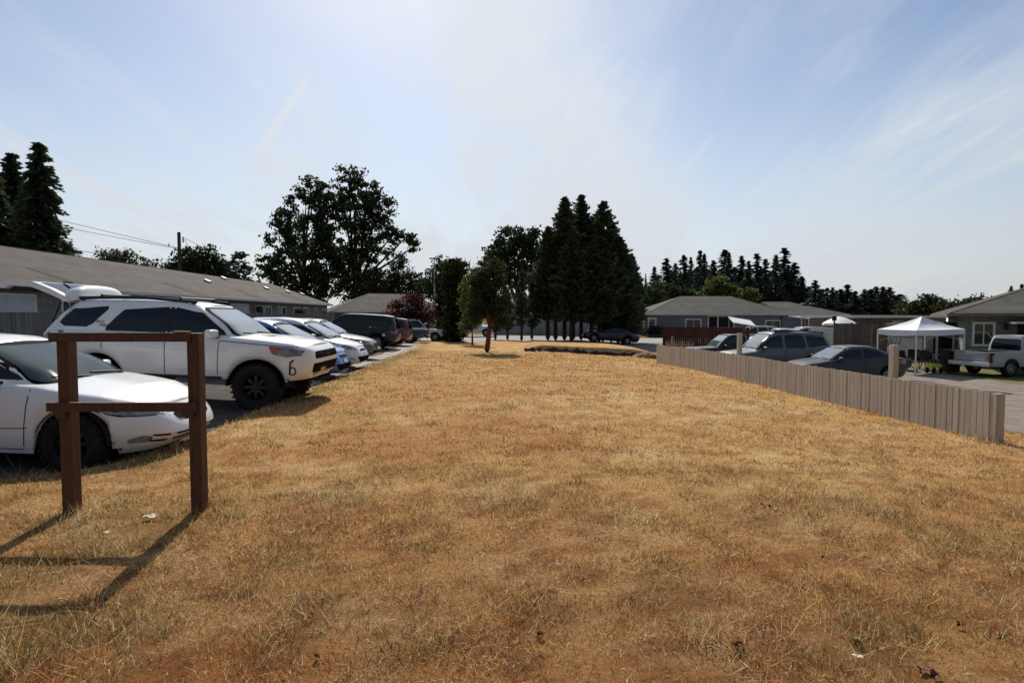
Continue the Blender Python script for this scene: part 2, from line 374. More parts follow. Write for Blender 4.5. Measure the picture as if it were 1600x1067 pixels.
def lawn_col(x, y, soil=True):
    n1 = fbm(x * 0.55, y * 0.55, 11, 4); n2 = fbm(x * 1.3 + 40, y * 1.3, 21, 4); n3 = fbm(x * 2.0, y * 2.0 + 70, 31, 5); n4 = fbm(x * 6, y * 6, 41, 3); n5 = fbm(x * 14, y * 14, 51, 2)
    far = ss(5.0, 11, y); near = 1 - ss(3.0, 7.0, y)
    c = STRAW[None] + (PALE - STRAW)[None] * (ss(0.45, 0.75, n2) * 0.75)[:, None]
    k = ss(0.40, 0.62, n1 + .12 * (n4 - .5)) * (1 - 0.5 * far)
    k = k * (.78 - .5 * ss(1.0, 4.0, x))
    c = c + (RUST - c) * (k * 0.9)[:, None]
    k = np.clip(ss(0.46, 0.66, n4) * (0.58 - 0.22 * far) + near * .28, 0, 1)
    c = c + (BROWN - c) * k[:, None]
    k = olive_k(x, y) * (.35 if soil else .25)
    c = c + (OLIVE - c) * k[:, None]
    if soil: c = c * (1 - .22 * near)[:, None]
    # weedy green along the edge of the lot
    e = np.exp(-((x - edge_x(y) - 0.35) / 0.4) ** 2) * ss(0.4, 0.6, fbm(x * 1.1, y * 1.1, 61, 3)) * 0.7
    c = c + (OLIVE * 1.2 - c) * e[:, None]
    c = c * (1 + near[:, None] * np.array([.04, -.055, -.10])[None])
    return np.clip(c, 0, 1)

def ground_mat(name, detail_scale, attr=True, c1=None, c2=None, bump=1.0, lo=0.62, hi=1.25):
    m, nt, b = new_mat(name); N = nt.nodes; Lk = nt.links
    b.inputs['Roughness'].default_value = 0.95; setin(b, 'Specular IOR Level', 0.05)
    tc = N.new('ShaderNodeTexCoord')
    no = N.new('ShaderNodeTexNoise'); no.inputs['Scale'].default_value = detail_scale; no.inputs['Detail'].default_value = 8; no.inputs['Roughness'].default_value = 0.75
    mp = N.new('ShaderNodeMapping'); Lk.new(tc.outputs['Object'], mp.inputs[0]); Lk.new(mp.outputs[0], no.inputs['Vector'])
    mr = N.new('ShaderNodeMapRange'); mr.inputs['From Min'].default_value = 0.3; mr.inputs['From Max'].default_value = 0.7
    mr.inputs['To Min'].default_value = lo; mr.inputs['To Max'].default_value = hi; Lk.new(no.outputs['Fac'], mr.inputs['Value'])
    vm = N.new('ShaderNodeVectorMath'); vm.operation = 'SCALE'
    if attr:
        a = N.new('ShaderNodeVertexColor'); a.layer_name = 'tint'; Lk.new(a.outputs['Color'], vm.inputs[0])
    else:
        n2 = N.new('ShaderNodeTexNoise'); n2.inputs['Scale'].default_value = detail_scale * 0.06; n2.inputs['Detail'].default_value = 6; Lk.new(mp.outputs[0], n2.inputs['Vector'])
        r = N.new('ShaderNodeValToRGB'); r.color_ramp.elements[0].position = 0.35; r.color_ramp.elements[1].position = 0.65
        r.color_ramp.elements[0].color = c4(c1); r.color_ramp.elements[1].color = c4(c2); Lk.new(n2.outputs['Fac'], r.inputs[0]); Lk.new(r.outputs[0], vm.inputs[0])
    Lk.new(mr.outputs[0], vm.inputs['Scale']); Lk.new(vm.outputs[0], b.inputs['Base Color'])
    bp = N.new('ShaderNodeBump'); bp.inputs['Strength'].default_value = bump; bp.inputs['Distance'].default_value = 0.03
    Lk.new(no.outputs['Fac'], bp.inputs['Height']); Lk.new(bp.outputs[0], b.inputs['Normal'])
    return m

m_lawn = ground_mat('dry_lawn_soil', 22)
m_ground = ground_mat('dry_ground', 14, False, (0.30, 0.2, 0.10), (0.2, 0.15, 0.07))
m_asph = ground_mat('old_asphalt', 45, False, (0.075, 0.07, 0.065), (0.11, 0.10, 0.092), bump=0.4, lo=0.75, hi=1.2)
m_grav = ground_mat('gravel_drive', 30, False, (0.22, 0.185, 0.155), (0.29, 0.25, 0.21), bump=0.7)
m_conc = ground_mat('pale_concrete', 25, False, (0.33, 0.29, 0.24), (0.42, 0.375, 0.32), bump=0.3, lo=0.8, hi=1.15)
m_road = ground_mat('pale_road_surface', 20, False, (0.31, 0.30, 0.29), (0.38, 0.37, 0.355), bump=0.2, lo=0.85, hi=1.1)
m_yard = ground_mat('yard_grass', 16, False, (0.22, 0.18, 0.085), (0.13, 0.14, 0.05))

def axis_pts(lo, hi, step, far, g=1.35):
    a = list(np.arange(lo, hi + 1e-6, step)); s = step
    while a[-1] < far: s *= g; a.append(a[-1] + s)
    s = step
    while a[0] > -far: s *= g; a.insert(0, a[0] - s)
    return np.array(a)
gx = axis_pts(-30, 40, 1.0, 2500); gy = axis_pts(-6, 80, 1.0, 2500)
X, Y = np.meshgrid(gx, gy); Z = zfun(X, Y) - 0.09
nx = len(gx); i = np.arange(len(gy) - 1)[:, None] * nx + np.arange(nx - 1)[None]
tag(fastmesh('ground', np.stack([X, Y, Z], -1).reshape(-1, 3), 4, np.stack([i, i + 1, i + nx + 1, i + nx], -1).reshape(-1), m_ground, smooth=True), kind='structure')

def lawn_r(y):
    return np.interp(y, [-5, 9.7, 10.2, 10.6, 24, 27, 32, 38, 48], [22, 20, 9.5, float(fence_x(10.6)) + 0.25, float(fence_x(24)) + 0.2, 7.5, 8.5, 9.5, 9.0])
wob = lambda y, s: 0.16 * (float(fbm(np.array([y * 1.7]), np.array([s]), 3, 3)[0]) - 0.5) * 2
ly = np.concatenate([np.arange(-3, 8, 0.1), np.arange(8, 29, 0.2), np.arange(29, 30.2, 0.08), np.arange(30.2, 48, 0.4)])
ruled('lawn', ly, lambda y: float(edge_x(y)) + wob(y, 1.0), lambda y: float(lawn_r(y)) + wob(y, 9.0), 0, 0.0, m_lawn, lawn_col, np.arange(-16.5, 22.5, .14))
ruled('parking_lot', np.concatenate([np.arange(-2, 40, 0.5), np.arange(40, 64, 1)]), lambda y: -32.0, lambda y: float(edge_x(y)) + 0.4, 60, -0.03, m_asph)
ruled('concrete_strip', np.arange(11.5, 44, 0.25), lambda y: float(edge_x(y)) - 1.0 + wob(y, 4) * .5, lambda y: float(edge_x(y)) + 0.35, 8, -0.018, m_conc)
ruled('gravel_drive', np.concatenate([np.arange(9.9, 30, 0.4), np.arange(30, 56, 1)]), lambda y: float(np.interp(y, [9.9, 10.7, 24, 30, 56], [8.6, float(fence_x(10.7)) + 0.12, float(fence_x(24)) + 0.12, 7.2, 8.5])), lambda y: float(np.interp(y, [9, 22, 28, 56], [30, 19.4, 19.8, 24])) + wob(y, 6), 60, -0.04, m_grav)
ruled('road', np.arange(47, 67, 1.0), lambda y: -40.0, lambda y: 70.0, 110, -0.045, m_road)
ruled('yard', np.concatenate([np.arange(19, 30, 0.5), np.arange(30, 40, 1)]), lambda y: float(np.interp(y, [9, 22, 28, 56], [30, 19.4, 19.8, 24])) - 0.1, lambda y: 60.0, 50, -0.06, m_yard)

# ------------------------------------------------------------------ grass blades
def blade_mat():
    m, nt, b = new_mat('dry_grass_blade'); N = nt.nodes; Lk = nt.links; N.remove(b); out = N['Material Output']
    a = N.new('ShaderNodeVertexColor'); a.layer_name = 'tint'
    d = N.new('ShaderNodeBsdfDiffuse'); t = N.new('ShaderNodeBsdfTranslucent'); mx = N.new('ShaderNodeMixShader'); mx.inputs[0].default_value = 0.35
    Lk.new(a.outputs['Color'], d.inputs['Color']); Lk.new(a.outputs['Color'], t.inputs['Color'])
    Lk.new(d.outputs[0], mx.inputs[1]); Lk.new(t.outputs[0], mx.inputs[2]); Lk.new(mx.outputs[0], out.inputs['Surface'])
    return m
def blades():
    Vs = []; Cs = []
    for d0, d1, rho, ln, wd in ((0.9, 3.7, 8500, 0.042, 0.0036), (3.7, 6.5, 5600, 0.038, 0.005), (6.5, 11, 2400, 0.031, 0.0085), (11, 19, 850, 0.032, 0.015), (19, 29.3, 280, 0.038, 0.028)):
        xa = max(-d1 * 1.0 - 2, -13); xb = min(d1 * 1.0 + 2, 16)
        n = int(rho * (xb - xa) * (d1 - d0))
        x = rng.uniform(xa, xb, n); y = rng.uniform(d0, d1, n)
        keep = (x > edge_x(y) + rng.normal(0, 0.06, n)) & (np.abs(x) < 0.98 * y + 2.2) & ((x < np.where(y > 8.5, fence_x(y) - 0.04, 99)) | ((y < 10.3 + rng.normal(0, .12, n)) & (y < 99) & (x > fence_x(y) + 0.1)) | (y > 24))
        keep &= x < np.interp(y, [0, 24, 28], [30, 30, 7.5])
        # thin out bare patches
        keep &= rng.uniform(0, 1, n) < (0.36 + 0.85 * ss(0.34, 0.62, fbm(x * 3.1, y * 3.1, 77, 4)))
        x = x[keep]; y = y[keep]; n = len(x)
        c = lawn_col(x, y, False); gk = rng.uniform(0, 1, n) < olive_k(x, y) * .55
        c = np.where(gk[:, None], OLIVE[None] * rng.uniform(.8, 1.5, n)[:, None], c); rk = rng.uniform(0, 1, n) < .12; c = np.where(rk[:, None], RUST[None], c)
        ed = np.exp(-((x - edge_x(y) - 0.15) / 0.25) ** 2)
        green = gk
        L = ln * (.7 + .75 * ss(.4, .65, fbm(x * 2.4, y * 2.4, 99, 3))) * rng.lognormal(0, 0.35, n) * (1 + 0.9 * ed) * np.where(green, 1.35, 1.0)
        # tussocks at the foot of the sign frame posts
        for px, py in ((-3.63, 4.74), (-2.58, 4.74)):
            L = L * (1 + 1.2 * np.exp(-((x - px) ** 2 + (y - py) ** 2) / 0.04))
        az = rng.uniform(0, 2 * np.pi, n); til = np.clip(rng.normal(0.98, 0.35, n), 0.05, 1.48) * np.where(green, 0.7, 1.0)
        fe = np.exp(-((x - fence_x(y)) / 0.13) ** 2) * (y > 8.3) * (y < 24.2) * ss(.4, .6, fbm(x * 2, y * 2, 123, 2))
        L = L * (1 + 1.8 * fe); til = np.where(fe > .3, til * .6, til)
        w = wd * rng.uniform(0.6, 1.4, n)
        flat = rng.uniform(0, 1, n) < .10; til = np.where(flat, rng.uniform(1.2, 1.5, n), til); L = np.where(flat, L * rng.uniform(1.4, 2.4, n), L)
        z = zfun(x, y)
        base = np.stack([x, y, z - 0.004], 1)
        dirh = np.stack([np.cos(az), np.sin(az)], 1)
        tip = base + np.stack([dirh[:, 0] * np.sin(til) * L, dirh[:, 1] * np.sin(til) * L, np.cos(til) * L + 0.006], 1)
        pa = rng.uniform(0, np.pi, n); pr = np.stack([np.cos(pa), np.sin(pa), np.zeros(n)], 1) * (w / 2)[:, None]
        Vs.append(np.stack([base - pr, base + pr, tip], 1).reshape(-1, 3))
        jit = rng.lognormal(-.08, 0.55, n)
        mixp = rng.uniform(0, 1, n)
        c = np.where((mixp < 0.24)[:, None], PALE[None] * 1.15, c)
        c = np.where((mixp > 0.88)[:, None], BROWN[None] * 0.8, c)
        c = np.where((flat & (rng.uniform(0, 1, n) < .6))[:, None], PALE[None] * 1.1, c); c = np.clip(c * jit[:, None] * 1.1, 0, 0.9)
        Cs.append(np.repeat(c, 3, 0))
    V = np.concatenate(Vs); C = np.concatenate(Cs)
    o = fastmesh('grass', V, 3, np.arange(len(V)), blade_mat(), cols=C)
    tag(o, 'short sun dried straw and rust coloured grass over the open lawn', 'grass', kind='stuff')
    print('blades', len(V) // 3)
blades()
# green weed tufts and a few fallen leaves / scraps
def tufts():
    Vs = []; Cs = []
    spots = [at(895, 765, 5.55), at(650, 865, 4.05), at(692, 880, 3.9), at(880, 970, 3.15), at(930, 985, 3.05), at(800, 728, 6.3), at(1380, 722, 7.2), at(1080, 785, 5.2), at(500, 700, 7.4), at(560, 655, 9.6), at(330, 790, 4.9), at(210, 905, 3.7), at(1340, 960, 3.1), at(1450, 1000, 2.95), at(1520, 960, 3.2), at(1290, 905, 3.5), at(60, 850, 4.2), at(430, 700, 7.2), at(1560, 985, 3.0), at(985, 745, 6.0), at(1120, 1040, 2.75), at(630, 1050, 2.7)]
    for p in spots:
        n = 46; r = rng.uniform(0.06, 0.17)
        a = rng.uniform(0, 6.28, n); q = r * np.sqrt(rng.uniform(0, 1, n))
        x = p.x + np.cos(a) * q * 1.6; y = p.y + np.sin(a) * q; z = zfun(x, y)
        L = rng.uniform(0.02, 0.05, n); til = rng.uniform(0.1, 1.1, n); az = a + rng.normal(0, 0.8, n)
        base = np.stack([x, y, z], 1)
        tip = base + np.stack([np.cos(az) * np.sin(til) * L, np.sin(az) * np.sin(til) * L, np.cos(til) * L], 1)
        pa = rng.uniform(0, 3.14, n); pr = np.stack([np.cos(pa), np.sin(pa), 0 * pa], 1) * (0.0035 * max(1, p.y / 4))
        Vs.append(np.stack([base - pr, base + pr, tip], 1).reshape(-1, 3))
        c = np.array([0.125, 0.135, 0.045])[None] * rng.lognormal(0, 0.35, n)[:, None]
        Cs.append(np.repeat(c, 3, 0))
    V = np.concatenate(Vs)
    tag(fastmesh('weeds', V, 3, np.arange(len(V)), bpy.data.materials['dry_grass_blade'], cols=np.concatenate(Cs)), 'scattered low green weed clumps in the dry lawn', 'weeds', kind='stuff')
tufts()
def leaves():
    b = MB()
    px = [(848, 1018, 2.85, .05), (1193, 790, 5.05, .045), (1205, 792, 5.0, .05), (955, 792, 5.1, .035), (1285, 872, 3.95, .03), (1105, 735, 6.1, .03), (1560, 812, 4.8, .03), (1445, 745, 5.9, .04), (1410, 752, 5.8, .04), (1395, 730, 6.3, .035), (1280, 740, 6.0, .03), (1440, 1050, 2.65, .06), (1460, 1055, 2.6, .05), (1500, 975, 3.1, .04), (1340, 1020, 2.85, .04), (1150, 1030, 2.8, .05), (165, 960, 3.2, .05), (150, 975, 3.15, .05), (495, 1045, 2.65, .04), (1195, 668, 8.4, .04), (1125, 660, 8.8, .04)]
    for u, v, d, s in px:
        s *= .55; p = at(u, v, d); z = z1(p.x, p.y)
        for _ in range(3):
            a = random.uniform(0, 6.28); q = Vector((p.x + random.uniform(-s, s) * .6, p.y + random.uniform(-s, s) * .6, z + 0.02))
            t1 = Vector((math.cos(a), math.sin(a), random.uniform(-.3, .5))) * s; t2 = Vector((-math.sin(a), math.cos(a), random.uniform(-.4, .5))) * s * .6
            b.add([q - t1, q - t2 * .9 + Vector((0, 0, .012)), q + t1, q + t2 + Vector((0, 0, .016))], [(0, 1, 2, 3)])
    tag(b.build('fallen_leaves', M['leaf_brown'], smooth=False), 'few curled red brown leaves dropped on the dry lawn', 'fallen leaves', kind='stuff')
    for k, (u, v, d, s, lab) in enumerate([(236, 810, 4.55, .045, 'pale paper scrap lying between the two sign posts'), (167, 835, 4.2, .022, 'small white scrap near the left sign post shadow'), (1339, 1046, 2.72, .022, 'small whitish pebble at the bottom right of the lawn'), (1245, 586, 18, .12, 'pale litter at the foot of the fence far end')][:3]):
        p = at(u, v, d); z = z1(p.x, p.y); bb = MB()
        pts = []
        for i in range(4):
            for j in range(4):
                pts.append(Vector((p.x + (i - 1.5) * s * .7 + random.uniform(-1, 1) * s * .15, p.y + (j - 1.5) * s * .4, z + .03 + random.uniform(0, s * .5))))
        bb.grid([pts[4 * i:4 * i + 4] for i in range(4)])
        tag(bb.build('pebble' if 'pebble' in lab else 'paper_scrap', M['paper']), lab, 'pebble' if 'pebble' in lab else 'litter')
leaves()
# ------------------------------------------------------------------ vehicles
def ip(pts):
    xs = [p[0] for p in pts]; ys = [p[1] for p in pts]
    return lambda x: float(np.interp(x, xs, ys))

class Shell:
    """closed loop of rings; rounded plan; bottom and top edge are curves over x"""
    def __init__(s, xf, xr, w, zb, zt, nf, nr, xm=0.0):
        s.xf, s.xr, s.w, s.zb, s.zt, s.nf, s.nr, s.xm = ip(xf), ip(xr), ip(w), zb, zt, nf, nr, xm
    def pt(s, sx, q, t, side):
        if sx >= 0: x = s.xm + (s.xf(t) - s.xm) * sx
        else: x = s.xm + (s.xm - s.xr(t)) * sx
        zb, zt = s.zb(x), s.zt(x)
        return Vector((x, side * q * s.w(t), zb + t * (zt - zb)))
    def q(s, sx):
        n = s.nf if sx >= 0 else s.nr
        return max(0.0, 1 - abs(sx) ** n) ** (1 / n)
    def stations(s, extra=()):
        st = list(np.linspace(-0.88, 0.88, 45))
        for x in extra:
            st.append((x - s.xm) / (s.xf(.2) - s.xm) if x > s.xm else (x - s.xm) / (s.xm - s.xr(.2)))
        st = sorted(v for v in st if abs(v) <= 0.9)
        for n, sg in ((s.nf, 1), (s.nr, -1)):
            q0 = (1 - 0.9 ** n) ** (1 / n); ends = []
            for q in np.linspace(q0, 0, 12): ends.append(sg * (1 - q ** n) ** (1 / n))
            st += ends
        return sorted(set(round(v, 6) for v in st))
    def tz(s, x, z):
        zb, zt = s.zb(x), s.zt(x)
        return min(1, max(0, (z - zb) / max(1e-4, zt - zb)))
    def side(s, x, z, sg=1, off=0.004):
        t = s.tz(x, z)
        sx = (x - s.xm) / (s.xf(t) - s.xm) if x > s.xm else (x - s.xm) / (s.xm - s.xr(t))
        sx = max(-0.9999, min(0.9999, sx))
        return Vector((x, sg * (s.q(sx) * s.w(t) + off), z))
    def end(s, y, z, sg=1, off=0.004):
        x = s.xf(.5) if sg > 0 else s.xr(.5)
        for _ in range(8):
            t = s.tz(x, z); n = s.nf if sg > 0 else s.nr
            q = min(0.9995, abs(y) / s.w(t)); sx = (1 - q ** n) ** (1 / n)
            x = s.xm + (s.xf(t) - s.xm) * sx if sg > 0 else s.xm - (s.xm - s.xr(t)) * sx
        return Vector((x + sg * off, y, z))
    def build(s, name, m, parent, ts, extra=(), cap=True, crown=0.03, M_=8, cap_from=None, angle=32):
        b = MB(); st = s.stations(extra)
        loop = [(v, 1) for v in st] + [(v, -1) for v in reversed(st[1:-1])]
        P = [[s.pt(v, s.q(v), t, sg) for t in ts] for v, sg in loop]
        b.grid(P, closed=True)
        if cap:
            rows = []
            wm = s.w(1)
            for v in st:
                p = s.pt(v, s.q(v), 1, 1)
                if cap_from is not None and p.x < cap_from: continue
                rows.append([Vector((p.x, p.y * (1 - 2 * j / M_), p.z + crown * (p.y / wm) ** 0.7 * (1 - (1 - 2 * j / M_) ** 2))) if p.y > 1e-6 else p.copy() for j in range(M_ + 1)])
            b.grid(rows)
        return b.build(name, m, parent, angle=angle)

def chaikin(poly, it=2, rad=0.055):
    """round the corners of a polygon by a fixed radius"""
    out = []
    n = len(poly)
    for i in range(n):
        p = Vector(poly[i]); a = Vector(poly[i - 1]) - p; c = Vector(poly[(i + 1) % n]) - p
        r = min(rad * it, a.length * .4, c.length * .4); a = p + a.normalized() * r; c = p + c.normalized() * r
        for t in (0, .25, .5, .75, 1):
            q = a * (1 - t) ** 2 + p * 2 * t * (1 - t) + c * t * t; out.append((q.x, q.y))
    return out

def patch(b, poly, fn, nu=8, nv=6, rnd=2):
    """fill a convex polygon (u,v) with a grid mapped by fn(u,v)"""
    if rnd: poly = chaikin(poly, rnd)
    v0 = min(p[1] for p in poly); v1 = max(p[1] for p in poly)
    vs = sorted(set([v0 + (v1 - v0) * (1e-3 + 0.998 * k / nv) for k in range(nv + 1)])); rows = []
    for v in vs:
        xs = []
        for i in range(len(poly)):
            a = poly[i]; c = poly[(i + 1) % len(poly)]
            if (a[1] - v) * (c[1] - v) <= 0 and abs(a[1] - c[1]) > 1e-9:
                xs.append(a[0] + (c[0] - a[0]) * (v - a[1]) / (c[1] - a[1]))
        if len(xs) < 2: continue
        lo, hi = min(xs), max(xs)
        rows.append([fn(lo + (hi - lo) * k / nu, v) for k in range(nu + 1)])
    b.grid(rows)
    return b

WHEELS = {}
def wheel_meshes(r, w, style):
    k = (round(r, 3), round(w, 3), style)
    if k in WHEELS: return WHEELS[k]
    rr = r * (0.62 if style != 'truck' else 0.55)
    t = MB(); h = w / 2
    t.lathe([(rr, -h * .8), (rr + .02, -h * .95), (r * .88, -h), (r * .97, -h * .86), (r, -h * .55), (r, h * .55), (r * .97, h * .86), (r * .88, h), (rr + .02, h * .95), (rr, h * .8)], 32, 'y')
    if style == 'truck':
        for k2 in range(28):
            a = 2 * math.pi * k2 / 28
            t.box((math.cos(a) * r, 0, math.sin(a) * r), (0.03, w * 0.98, 0.035), ry=-a)
    m = MB()
    m.lathe([(rr, h * .82), (rr * .95, h * .88), (rr * .9, h * .55), (rr * .88, -h * .6), (rr * .2, -h * .2), (0.001, -h * .2)], 28, 'y')
    m.lathe([(0.001, h * .72), (rr * .2, h * .7), (rr * .24, h * .4), (rr * .2, -h * .2)], 16, 'y')
    ns = {'truck': 8, 'five': 5, 'multi': 7}.get(style, 6)
    for k2 in range(ns):
        a = 2 * math.pi * k2 / ns
        m.box((math.cos(a) * rr * .55, h * .5, math.sin(a) * rr * .55), (rr * .85, h * .28, rr * (.24 if style != 'multi' else .16)), ry=-a, bev=0.006)
    to = t.build('tyre', M['tyre'], angle=50); ro = m.build('rim', M['rim_dark'] if style == 'truck' else M['rim'], angle=40)
    WHEELS[k] = (to.data, ro.data)
    bpy.data.objects.remove(to); bpy.data.objects.remove(ro)
    return WHEELS[k]

def line_patch(b, pts, fn, w=0.009):
    for (u0, v0), (u1, v1) in zip(pts[:-1], pts[1:]):
        n = max(2, int(math.hypot(u1 - u0, v1 - v0) / 0.08)); L = math.hypot(u1 - u0, v1 - v0)
        nu, nv = -(v1 - v0) / L * w / 2, (u1 - u0) / L * w / 2
        rows = []
        for k in range(n + 1):
            u = u0 + (u1 - u0) * k / n; v = v0 + (v1 - v0) * k / n
            rows.append([fn(u - nu, v - nv), fn(u + nu, v + nv)])
        b.grid(rows)

def arch_fn(base, axles, r, Ra):
    def zb(x):
        z = base(x)
        for xa in axles:
            if abs(x - xa) < Ra: z = max(z, r * 0.98 + math.sqrt(Ra * Ra - (x - xa) ** 2))
        return z
    return zb

def make_car(S, label, cat, name='parked_car', group=None):
    root = tag(empty(name), label, cat, group)
    P = M[S['paint']]; r = S['r']; Ra = S.get('Ra', r + 0.05); ax = S['axles']; W2 = S['W'] / 2
    zbase = ip(S['zb']); zt = ip(S['zt']); zb = arch_fn(zbase, ax, r, Ra)
    body = Shell(S['xf'], S['xr'], [(t, k * W2) for t, k in S.get('wt', [(0, .94), (.12, .985), (.4, 1), (.7, .99), (.9, .955), (.97, .93), (1, .89)])], zb, zt, S.get('nf', 5), S.get('nr', 5))
    extra = []
    for xa in ax:
        for a in np.linspace(0.02, math.pi - 0.02, 17): extra.append(xa + Ra * math.cos(a))
        extra += [xa - Ra * 1.004, xa + Ra * 1.004]
    ts = [0, .05, .12, .25, .4, .55, .7, .82, .9, .95, .98, 1]
    body.build('body', P, root, ts, extra, crown=S.get('crown', .045), cap_from=S.get('cap_from'))
    zr = ip(S['roof']); g = S['gh']
    zgb = lambda x: zt(x) - 0.03
    cab = Shell(g['xf'], g['xr'], g['w'], zgb, zr, g.get('n', 9), g.get('nr', 9), xm=g.get('xm', -0.3))
    cab.build('cabin', M[S.get('roof_paint', S['paint'])], root, [0, .15, .3, .45, .6, .75, .88, .94, .975, 1], crown=g.get('crown', .035))
    # glass
    sgls = (1, -1)
    for poly in S['side_windows']:
        for sg in sgls:
            b = MB(); patch(b, poly, lambda u, v: cab.side(u, v, sg, 0.005), 10, 6, S.get('wrnd', 1)); b.build('side_window', M['glass_dark'], root, angle=60)
    def end_poly(spec, sg):
        hb, ht, z0, z1 = spec
        return [(-hb, z0), (hb, z0), (ht, z1), (-ht, z1)]
    b = MB(); hb_, ht_, za_, zb_ = S['ws']; patch(b, end_poly((hb_ + .045, ht_ + .045, za_ - .02, zb_ + .028), 1), lambda u, v: cab.end(u, v, 1, 0.006), 36, 10, 1); b.build('windscreen_seal', M['grille'], root, angle=60)
    b = MB(); patch(b, end_poly(S['ws'], 1), lambda u, v: cab.end(u, v, 1, 0.013), 36, 10, 1); b.build('windscreen', M[S.get('ws_mat', 'glass_ws')], root, angle=60)
    if S.get('rw'):
        b = MB(); patch(b, end_poly(S['rw'], -1), lambda u, v: cab.end(u, v, -1, 0.011), 36, 8, 1); b.build('rear_window', M['glass_dark'], root, angle=60)
    # wipers at the windscreen foot
    b = MB(); hb, ht, z0, z1 = S['ws']
    for y0, y1 in ((hb * .75, hb * .05), (-hb * .05, -hb * .75)):
        b.tube([cab.end(y0, z0 + .015, 1, .03), cab.end((y0 + y1) / 2, z0 + .035, 1, .03), cab.end(y1, z0 + .05, 1, .025)], 0.009, 5)
    b.build('wiper', M['plastic'], root)
    # lamps, grille and other face patches
    for nm, mk, kind, poly in S['faces']:
        both = kind.endswith('2'); kk = kind[0]
        for sg in ((1, -1) if both else (1,)):
            b = MB()
            if kk == 'F': fn = lambda u, v: body.end(u * sg, v, 1, 0.006)
            elif kk == 'B': fn = lambda u, v: body.end(u * sg, v, -1, 0.006)
            elif kk == 'S': fn = lambda u, v: body.side(u, v, sg, 0.005 if 'surround' not in nm else 0.002)
            elif kk == 'C': fn = lambda u, v: cab.side(u, v, sg, 0.005)
            elif kk == 'D': fn = lambda u, v: cab.end(u * sg, v, -1, 0.009)
            patch(b, poly, fn, 10, 6, S.get('frnd', 1)); b.build(nm, M[mk], root, angle=60)
    # panel gaps
    if S.get('seams'):
        for pl in S['seams']:
            for sg in sgls:
                b = MB(); line_patch(b, pl, lambda u, v: body.side(u, v, sg, 0.003), S.get('seamw', 0.011)); b.build('panel_gap', M['seam'], root, smooth=False)
    # underside with wheel housings
    b = MB()
    xs0, xs1 = body.xr(.1), body.xf(.1); zl = min(p[1] for p in S['zb']) + .02
    b.box(((ax[0] + ax[1]) / 2, 0, zl + .14), (abs(ax[0] - ax[1]) - 2 * Ra, S['W'] * .86, .28))
    b.box(((xs0 + xs1) / 2, 0, zl + .2), ((xs1 - xs0) * .93, S['W'] * .5, .2))
    b.box(((ax[0] + Ra + xs1) / 2 - .10, 0, zl + .17), ((xs1 - ax[0] - Ra) * .6, S['W'] * .55, .14))
    b.box(((ax[1] - Ra + xs0) / 2 + .10, 0, zl + .2), ((ax[1] - Ra - xs0) * .6, S['W'] * .6, .16))
    for xa in ax:
        for sg in sgls:
            rows = [[Vector((xa + (Ra + .01) * math.cos(a), sg * yy, r * .98 + (Ra + .01) * math.sin(a))) for yy in (W2 * .965, W2 * .5)] for a in np.linspace(.02, math.pi - .02, 18)]
            b.grid(rows)
            n = 14; c0 = [Vector((xa + (Ra + .01) * math.cos(a), sg * W2 * .5, r * .98 + (Ra + .01) * math.sin(a))) for a in np.linspace(.02, math.pi - .02, n)]
            b.add(c0, [tuple(range(n))])
    b.build('underbody', M['under'], root, smooth=False)
    # wheels
    tw = S.get('tw', .21); tm, rm = wheel_meshes(r, tw, S.get('rim', 'five'))
    for xa in ax:
        for sg in sgls:
            w = empty('wheel', (xa, sg * (W2 * .97 - tw / 2 + S.get('poke', 0)), r), (0, 0, 0 if sg > 0 else math.pi), root)
            for nm, me in (('tyre', tm), ('rim', rm)):
                o = bpy.data.objects.new(nm, me); COL.objects.link(o); o.parent = w
    # mirrors, handles
    if 'mirror' in S:
        mx, mz = S['mirror']
        for sg in sgls:
            b = MB(); y = abs(body.side(mx, min(mz, zt(mx) - .02), 1).y)
            k_ = S.get('mirror_k', 1); b.box((mx - .02, sg * (y + .10 * k_), mz + .03), (.11 * k_, .20 * k_, .13 * k_), bev=.04, rz=sg * .15)
            mo = b.build('mirror', M[S.get('mirror_mat', S['paint'])], root, angle=60)
            b = MB(); b.box((mx + .02, sg * (y - .0), mz - .025), (.06, .14, .05), bev=.015); b.build('mirror_arm', M['plastic'], mo)
    for hx, hz in S.get('handles', []):
        for sg in sgls:
            b = MB(); p = body.side(hx, hz, sg, .012); b.box(p, (.17, .03, .03), bev=.01); b.build('door_handle', M[S.get('handle_mat', S['paint'])], root)
    if S.get('rails'):
        x0, x1, yy = S['rails']
        for sg in sgls:
            b = MB(); zz = lambda x: zr(x) + .05
            b.tube([(x0, sg * yy, zr(x0)), (x0 + .08, sg * yy, zz(x0 + .1)), ((x0 + x1) / 2, sg * yy, zz((x0 + x1) / 2) + .01), (x1 - .08, sg * yy, zz(x1 - .1)), (x1, sg * yy, zr(x1))], .03, 8)
            b.build('roof_rail', M[S.get('rail_mat', 'plastic')], root)
    return root, body, cab

def park(root, x, y, heading, S=None, ax=(1.4, -1.3), lift=0.0, W=1.8):
    """stand the vehicle on the ground: heading in degrees, 0 = +X"""
    h = R(heading); c, s = math.cos(h), math.sin(h)
    pf = (x + ax[0] * c, y + ax[0] * s); pr = (x + ax[1] * c, y + ax[1] * s)
    zf, zr_ = z1(*pf) - .03, z1(*pr) - .03
    pitch = -math.atan2(zf - zr_, ax[0] - ax[1])
    t = -ax[1] / (ax[0] - ax[1])
    root.location = (x, y, zr_ + (zf - zr_) * t + lift)
    root.rotation_euler = Euler((0, pitch, h), 'XYZ')
    return root

